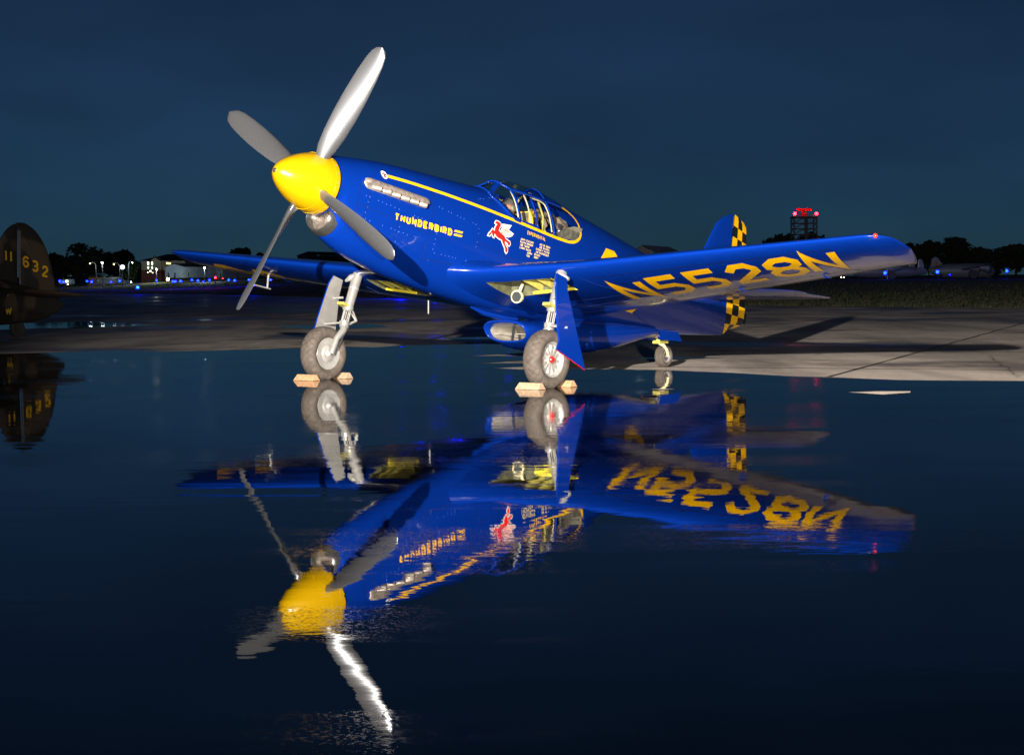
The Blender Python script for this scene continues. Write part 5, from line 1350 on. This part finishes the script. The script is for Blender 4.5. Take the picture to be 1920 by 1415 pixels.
def hangar(pl, pg, pr, pe, pt, pb, d, label, m='hangarw', doors=(), roofm='roofdark', group=None):
    """gable end from column pl to pg facing us, long side on to column pr, eaves/top/base rows"""
    x0, x1, x2 = far(pl, d), far(pg, d), far(pr, d); zb = z_at((pl+pr)/2, pb, d)-.1
    e, t = z_at(pl, pe, d)-zb, z_at(pl, pt, d)-zb
    root = empty('hangar', (x0, d, zb)); tag(root, label, 'hangar', group)
    w1 = x1-x0; w2 = x2-x0
    MB().sheet([(0, 0, -.5), (w1, 0, -.5), (w1, 0, e), (w1/2, 0, t), (0, 0, e)], .3, (0, 1, 0)).build('gable_wall', m, root)
    MB().add([(w1, 0, -.5), (w2, 12, -.5), (w2, 12, e), (w1, 0, e)], [(0, 1, 2, 3)]).build('side_wall', m, root)
    MB().add([(w1+.3, -.3, e), (w2+.3, 11.7, e), (w2-w1/2, 16, t), (w1/2, -.3, t+.1), (-.3, -.3, e)], [(0, 1, 2, 3), (3, 2, 4)]).build('roof', roofm, root)
    for px, hp in doors:
        xx = far(px, d)-x0; yy = -.06 if xx < w1 else 12*(xx-w1)/max(w2-w1, .1)-.08
        MB().box((xx, yy, hp*d/3569.5/2-.4), (2.0*d/3569.5, .08, hp*d/3569.5+.8)).build('door', 'darkdoor', root)
    n = int((w2-w1)/1.2)
    for q in range(n): MB().box((w1+(w2-w1)*q/n, 12*q/n-.03, e/2), (.06, .06, e)).build('cladding_rib', m, root)
    return root
hangar(312.5, 345.5, 398, 501, 495, 513.5, 290, 'white gabled hangar lit pale green below the far wing', doors=((318.5, 3.5), (330.5, 3.5), (352.5, 3.5), (390, 3.5)))
hangar(404, 420, 470, 505, 501, 514.5, 300, 'dimmer pale hangar behind the propeller disc', doors=((416, 3.5), (440, 3.5)), m='sid')
hangar(1186, 1225, 1290, 474, 461, 520, 330, 'pale roofed hangar behind the rear fuselage of the blue fighter', m='sid', roofm='sid')
hangar(560, 600, 690, 480, 473, 517, 360, 'dark low hangar behind the nose of the blue fighter', m='roofdark')
def wall_lamp(px, py, d, col, e, label):
    x = far(px, d); z = z_at(px, py, d); root = empty('yard_lamp', (x, d, tz(x, d))); tag(root, label, 'lamp')
    h = z-tz(x, d)
    MB().tube([(0, 0, 0), (0, 0, h)], .06, 8).build('pole', 'lamppole', root)
    MB().add(*uv_ball((0, 0, h), .11, 10, 6)).build('bulb', 'lampwhite', root, True)
    L_ = bpy.data.lights.new('yard_lamp_glow', 'POINT'); L_.energy = e; L_.color = col; L_.shadow_soft_size = .2
    lo = bpy.data.objects.new('yard_lamp_glow', L_); link(lo, root); lo.location = (0, -.3, h)
wall_lamp(386, 502.5, 284, (.75, 1, .95), 700, 'bright yard lamp in front of the white hangar')
wall_lamp(296, 505, 306, (.95, 1, .75), 800, 'yard lamp in front of the pale gabled building')
# trailer, shed, parked cars by the road
x = far(125, 295); zb = tz(x, 295); tr = empty('trailer', (x, 295, zb)); tag(tr, 'white box trailer lit by the warm lamp', 'trailer')
MB().box((0, 1, .95), (1.95, 2, .75)).build('body', 'hangarw', tr); MB().box((.25, -.02, 1.0), (.35, .06, .3)).build('window', 'winlit', tr)
for dx in (-.6, .6): MB().lathe([(-.1, 0), (-.1, .28), (.1, .28), (.1, 0)], (dx, .1, .3), (0, 1, 0), 14).build('wheel', 'dark', tr)
x = far(180, 296); zb = tz(x, 296); sh_ = empty('shed', (x, 296, zb)); tag(sh_, 'low brown shed under the weak amber street lamp', 'shed')
MB().box((0, 1.5, .75), (1.9, 3, 1.5)).build('wall', noise_var(mat('brown_boards', (.28, .15, .08), .8), 4, .3), sh_); MB().add([(-1.1, -.2, 1.5), (1.1, -.2, 1.5), (1.1, 3.2, 1.5), (-1.1, 3.2, 1.5), (-1.1, 1.5, 1.9), (1.1, 1.5, 1.9)], [(0, 1, 5, 4), (2, 3, 4, 5), (0, 4, 3), (1, 2, 5)]).build('roof', 'roofdark', sh_)
def car(px, py, d, col, label):
    x = far(px, d); zb = z_at(px, py, d); root = empty('parked_car', (x, d, tz(x, d)), rnd.uniform(-.3, .3)); tag(root, label, 'car', 'cars parked by the road on the left')
    m = mat('car_paint', col, .3)
    V = [(-2.1, -.85, .35), (2.1, -.85, .35), (2.1, -.85, .75), (1.2, -.8, .85), (.6, -.7, 1.35), (-1.0, -.7, 1.38), (-1.7, -.8, .9), (-2.1, -.85, .8)]
    n = len(V); MB().add(V+[(a, -b, c) for a, b, c in V], [tuple(range(n)), tuple(range(2*n-1, n-1, -1))]+[(i, i+n, (i+1) % n+n, (i+1) % n) for i in range(n)]).build('body', m, root)
    for dx in (-1.3, 1.3):
        for dy in (-.8, .8): MB().lathe([(-.1, 0), (-.1, .22), (.1, .22), (.1, 0)], (dx, dy, .32), (0, 1, 0), 12).build('wheel', 'dark', root)
    MB().add([(.95, -.80, .92), (.5, -.715, 1.28), (-.95, -.715, 1.3), (-1.45, -.80, .95)], [(0, 1, 2, 3)]).build('side_window', 'dark', root)
    MB().add(*uv_ball((2.08, -.5, .6), .10, 8, 6)).build('headlight', 'lampwarm' if 'white' not in label else 'lampwhite', root)
car(110, 511.5, 298, (.05, .05, .05), 'small grey car with warm headlight below the bright warm lamp')
car(205, 511, 292, (.08, .08, .08), 'white-lit car under the brightest street lamp')
car(222, 511, 294, (.03, .03, .035), 'dark car left of the blue-white sign')
# traffic cone near the apron edge
x, y = far(103, 205), 205; cn = empty('traffic_cone', (x, y, max(tz(x, y), 0))); tag(cn, 'pink traffic cone beyond the camouflaged tailplane', 'cone')
M['cone'] = mat('cone_orange', (.50, .12, .10), .5)
zc_ = z_at(103, 533.5, y)-max(tz(x, y), 0)
MB().lathe([(0, .42), (.05, .42), (.06, .30), (zc_*.6, .17), (zc_, .06), (zc_, 0)], (0, 0, 0), (0, 0, 1), 16).build('cone_body', 'cone', cn, True)
MB().box((0, 0, .03), (1.0, 1.0, .06)).build('base', 'cone', cn)
# lit airfield guidance sign behind the nose wheel area
x, y = far(688, 170), 170; sgn = empty('guidance_sign', (x, y, terrain(x, y))); tag(sgn, 'low red and yellow lit airfield sign behind the fighter gear leg', 'sign')
M['signred'] = emit('sign_red', (1, .02, .06), 1.6); M['signyel'] = emit('sign_yellow', (1, .62, .02), 1.6)
MB().box((0, .1, .62), (2.4, .2, .62)).build('case', 'dark', sgn); MB().box((.22, -.02, .62), (1.4, .03, .5)).build('red_face', 'signred', sgn); MB().box((-.74, -.02, .62), (.44, .03, .5)).build('yellow_face', 'signyel', sgn)
for dx in (-.7, .7): MB().tube([(dx, .1, 0), (dx, .1, .35)], .03, 6).build('leg', 'dark', sgn)
# ---- radar tower with obstruction lamps
d = 300; x = far(1508, d); zb = tz(x, d); s_ = d/3569.5
rt_ = empty('radar_tower', (x, d, zb)); tag(rt_, 'lattice radar tower with two red obstruction lamps above the near wing', 'tower')
hp = z_at(1508, 409, d)-zb; hw = 21*s_
M['towersteel'] = mat('tower_steel', (.10, .10, .11), .6)
for sx in (-1, 1):
    for sy in (-1, 1):
        MB().tube([(hw*sx, hw*sy, 0), (hw*sx, hw*sy, hp)], .10, 6).build('leg', 'towersteel', rt_)
lev = [hp-10.5*s_*k for k in range(0, 5)]
for z_ in lev:
    for a, b in (((-1, -1), (1, -1)), ((1, -1), (1, 1)), ((1, 1), (-1, 1)), ((-1, 1), (-1, -1))):
        MB().tube([(hw*a[0], hw*a[1], z_), (hw*b[0], hw*b[1], z_)], .07, 6).build('brace', 'towersteel', rt_)
for z0_, z1_ in zip(lev[1:], lev):
    for a, b in (((-1, -1), (1, -1)), ((1, -1), (1, 1)), ((1, 1), (-1, 1)), ((-1, 1), (-1, -1))):
        m0 = (hw*(a[0]+b[0])/2, hw*(a[1]+b[1])/2, z1_)
        MB().tube([(hw*a[0], hw*a[1], z0_), m0], .05, 6).build('brace', 'towersteel', rt_); MB().tube([(hw*b[0], hw*b[1], z0_), m0], .05, 6).build('brace', 'towersteel', rt_)
MB().tube([(4*s_, 0, 0), (4*s_, 0, hp)], .28, 8).build('ladder_shaft', 'towersteel', rt_)
MB().box((0, 0, hp+.1), (2*hw+.3, 2*hw+.3, .2)).build('platform', 'towersteel', rt_)
for sx in (-1, 1):
    MB().tube([(hw*sx, -hw, hp), (hw*sx, -hw, hp+9*s_)], .03, 5).build('rail_post', 'towersteel', rt_)
MB().tube([(-hw, -hw, hp+5*s_), (hw, -hw, hp+5*s_)], .03, 5).build('rail', 'towersteel', rt_)
MB().tube([(0, 0, hp), (0, 0, hp+6*s_), (0, 0, hp+12*s_)], [.6, .45, .35], 12).build('pedestal', 'towersteel', rt_)
ant = MB().grid(lambda u, v: ((-1+2*u)*12*s_, -.5+.9*(1-(-1+2*u)**2)*.6, hp+(15+(-1+2*v)*2.6)*s_+0), 10, 3).build('radar_antenna', mat('antenna_red', (.30, .03, .03), .6), rt_)
ant.modifiers.new('t', 'SOLIDIFY').thickness = .2
MB().box((0, .2, hp+9*s_), (9*s_, .6, 4*s_)).build('radar_drive', bpy.data.materials['antenna_red'], rt_)
for sx in (-1, 1):
    MB().tube([(20*s_*sx, -hw, hp), (20*s_*sx, -hw, hp+6*s_)], .05, 6).build('lamp_stem', 'towersteel', rt_)
    MB().add(*uv_ball((20*s_*sx, -hw, hp+7*s_), .24, 10, 6)).build('obstruction_lamp', 'lampred', rt_, True)
L_ = bpy.data.lights.new('obstruction_glow', 'POINT'); L_.energy = 3; L_.color = (1, .03, .03); lo = bpy.data.objects.new('obstruction_glow', L_); link(lo, rt_); lo.location = (0, -hw-1.2, hp+7*s_)
# ---- parked aircraft beyond the grass on the right
M['bare'] = noise_var(mat('dull_aluminium', (.16, .19, .21), .5, .2), .8, .15)
def hull(name, ST, m, parent, n=18):
    V = []; Fq = []
    for x, y, z, w, h in ST:
        for k in range(n):
            t = 2*math.pi*k/n; V.append((x, y+w*math.cos(t), z+h*math.sin(t)))
    for i in range(len(ST)-1):
        for k in range(n): Fq.append((i*n+k, i*n+(k+1) % n, (i+1)*n+(k+1) % n, (i+1)*n+k))
    Fq += [tuple(range(n)), tuple((len(ST)-1)*n+k for k in range(n))]
    return MB().add(V, Fq).build(name, m, parent, True)
d = 215; s_ = d/3569.5; xb = far(1755, d); zb = tz(xb, d)
bomber = empty('parked_bomber', (xb, d, zb)); tag(bomber, 'pale four-engined bomber with tall red-striped fin parked beyond the grass', 'airplane', 'airplanes parked beyond the grass')
zc = z_at(1755, 508, d)-zb
hull('fuselage', [(-14*s_, 0, zc+2*s_, .1, .1), (-8*s_, 0, zc+1*s_, .35, .4), (10*s_, 0, zc, .75, .75), (60*s_, 0, zc, .85, .85), (95*s_, 0, zc, .8, .8), (106*s_, 0, zc-.1, .55, .55), (111*s_, 0, zc-.2, .1, .1)], 'bare', bomber)
def finp(pts, t, name, m, parent, y=0): return MB().sheet([(x_*s_, y-t/2, zc+z_*s_) for x_, z_ in pts], t, (0, 1, 0)).build(name, m, parent)
finp([(-10, 5), (-8, 22), (-2, 26), (1, 25), (2, 5)], .25, 'rudder', 'bare', bomber); finp([(2.2, 5), (1.2, 25), (4, 23), (12, 11), (24, 6), (40, 4), (40, 2)], .3, 'tail_fin', 'bare', bomber)
finp([(-2.0, 6), (-1, 16), (1.5, 18), (1.8, 6)], .3, 'fin_stripe', 'red', bomber)
for sd in (1, -1):
    MB().add([(60*s_, 0, zc), (45*s_, 0, zc), (44*s_, 16*sd, zc+.8), (50*s_, 16*sd, zc+.8), (60*s_, 0, zc+.35), (45*s_, 0, zc+.2)], [(0, 1, 2, 3), (4, 3, 2, 5), (0, 3, 4), (1, 5, 2)]).build('wing', 'bare', bomber)
    for q in (4.5, 9):
        hull('engine_nacelle', [(64*s_, q*sd, zc+.2, .3, .3), (60*s_, q*sd, zc+.2, .5, .5), (45*s_, q*sd, zc+.3, .2, .2)], 'bare', bomber, 12)
    MB().add([(0, 0, zc+.4), (-10*s_, 0, zc+.4), (-9*s_, 5*sd, zc+.5), (-3*s_, 5*sd, zc+.5)], [(0, 1, 2, 3)]).build('tailplane', 'bare', bomber)
    MB().tube([(52*s_, 4.5*sd, zc), (52*s_, 4.5*sd, .5)], .12, 8).build('landing_gear_leg', 'towersteel', bomber); MB().lathe([(-.2, 0), (-.2, .5), (.2, .5), (.2, 0)], (52*s_, 4.5*sd, .5), (0, 1, 0), 14).build('wheel', 'dark', bomber)
MB().tube([(98*s_, 0, zc), (98*s_, 0, .4)], .1, 8).build('nose_leg', 'towersteel', bomber); MB().lathe([(-.15, 0), (-.15, .4), (.15, .4), (.15, 0)], (98*s_, 0, .4), (0, 1, 0), 14).build('nose_wheel', 'dark', bomber)
d = 205; s_ = d/3569.5; xb = far(1720, d); zb = tz(xb, d); zc = z_at(1720, 509, d)-zb
twin = empty('parked_transport', (xb, d, zb)); tag(twin, 'pale twin-finned airplane parked beside the near wing tip', 'airplane', 'airplanes parked beyond the grass')
hull('fuselage', [(20*s_, 0, zc, .1, .1), (14*s_, 0, zc, .4, .35), (-20*s_, 0, zc, .7, .6), (-90*s_, 0, zc, .75, .65), (-112*s_, 0, zc-.1, .5, .45), (-120*s_, 0, zc-.2, .1, .1)], 'bare', twin)
for px in (-10, 7):
    finp([(px-6, 3), (px-5, 20), (px-3, 23), (px+2, 22), (px+5, 12), (px+6, 3)], .2, 'tail_fin', 'bare', twin); finp([(px-6.2, 3), (px-5.2, 20), (px-4, 22), (px-3.4, 3)], .26, 'rudder', 'hangarw', twin)
MB().box((0, 0, zc+.2), (1.0, 4.0, .1)).build('tailplane', 'bare', twin)
for sd in (1, -1):
    MB().add([(-60*s_, 0, zc+.4), (-45*s_, 0, zc+.4), (-50*s_, 10*sd, zc+.9), (-56*s_, 10*sd, zc+.9)], [(0, 1, 2, 3)]).build('wing', 'bare', twin)
    hull('engine_nacelle', [(-66*s_, 3.2*sd, zc+.3, .3, .3), (-60*s_, 3.2*sd, zc+.3, .45, .45), (-40*s_, 3.2*sd, zc+.4, .15, .15)], 'bare', twin, 12)
    MB().tube([(-58*s_, 3.2*sd, zc), (-58*s_, 3.2*sd, .4)], .1, 8).build('landing_gear_leg', 'towersteel', twin); MB().lathe([(-.15, 0), (-.15, .4), (.15, .4), (.15, 0)], (-58*s_, 3.2*sd, .4), (0, 1, 0), 14).build('wheel', 'dark', twin)
x = far(1664, 200); mk = empty('marker_post', (x, 200, tz(x, 200))); tag(mk, 'thin white marker post above the blue light by the wing tip', 'post')
hh = z_at(1664, 496, 200)-tz(x, 200); MB().tube([(0, 0, 0), (0, 0, hh)], .09, 8).build('post', 'white', mk); MB().box((0, 0, hh), (.22, .22, .1)).build('cap', 'white', mk)
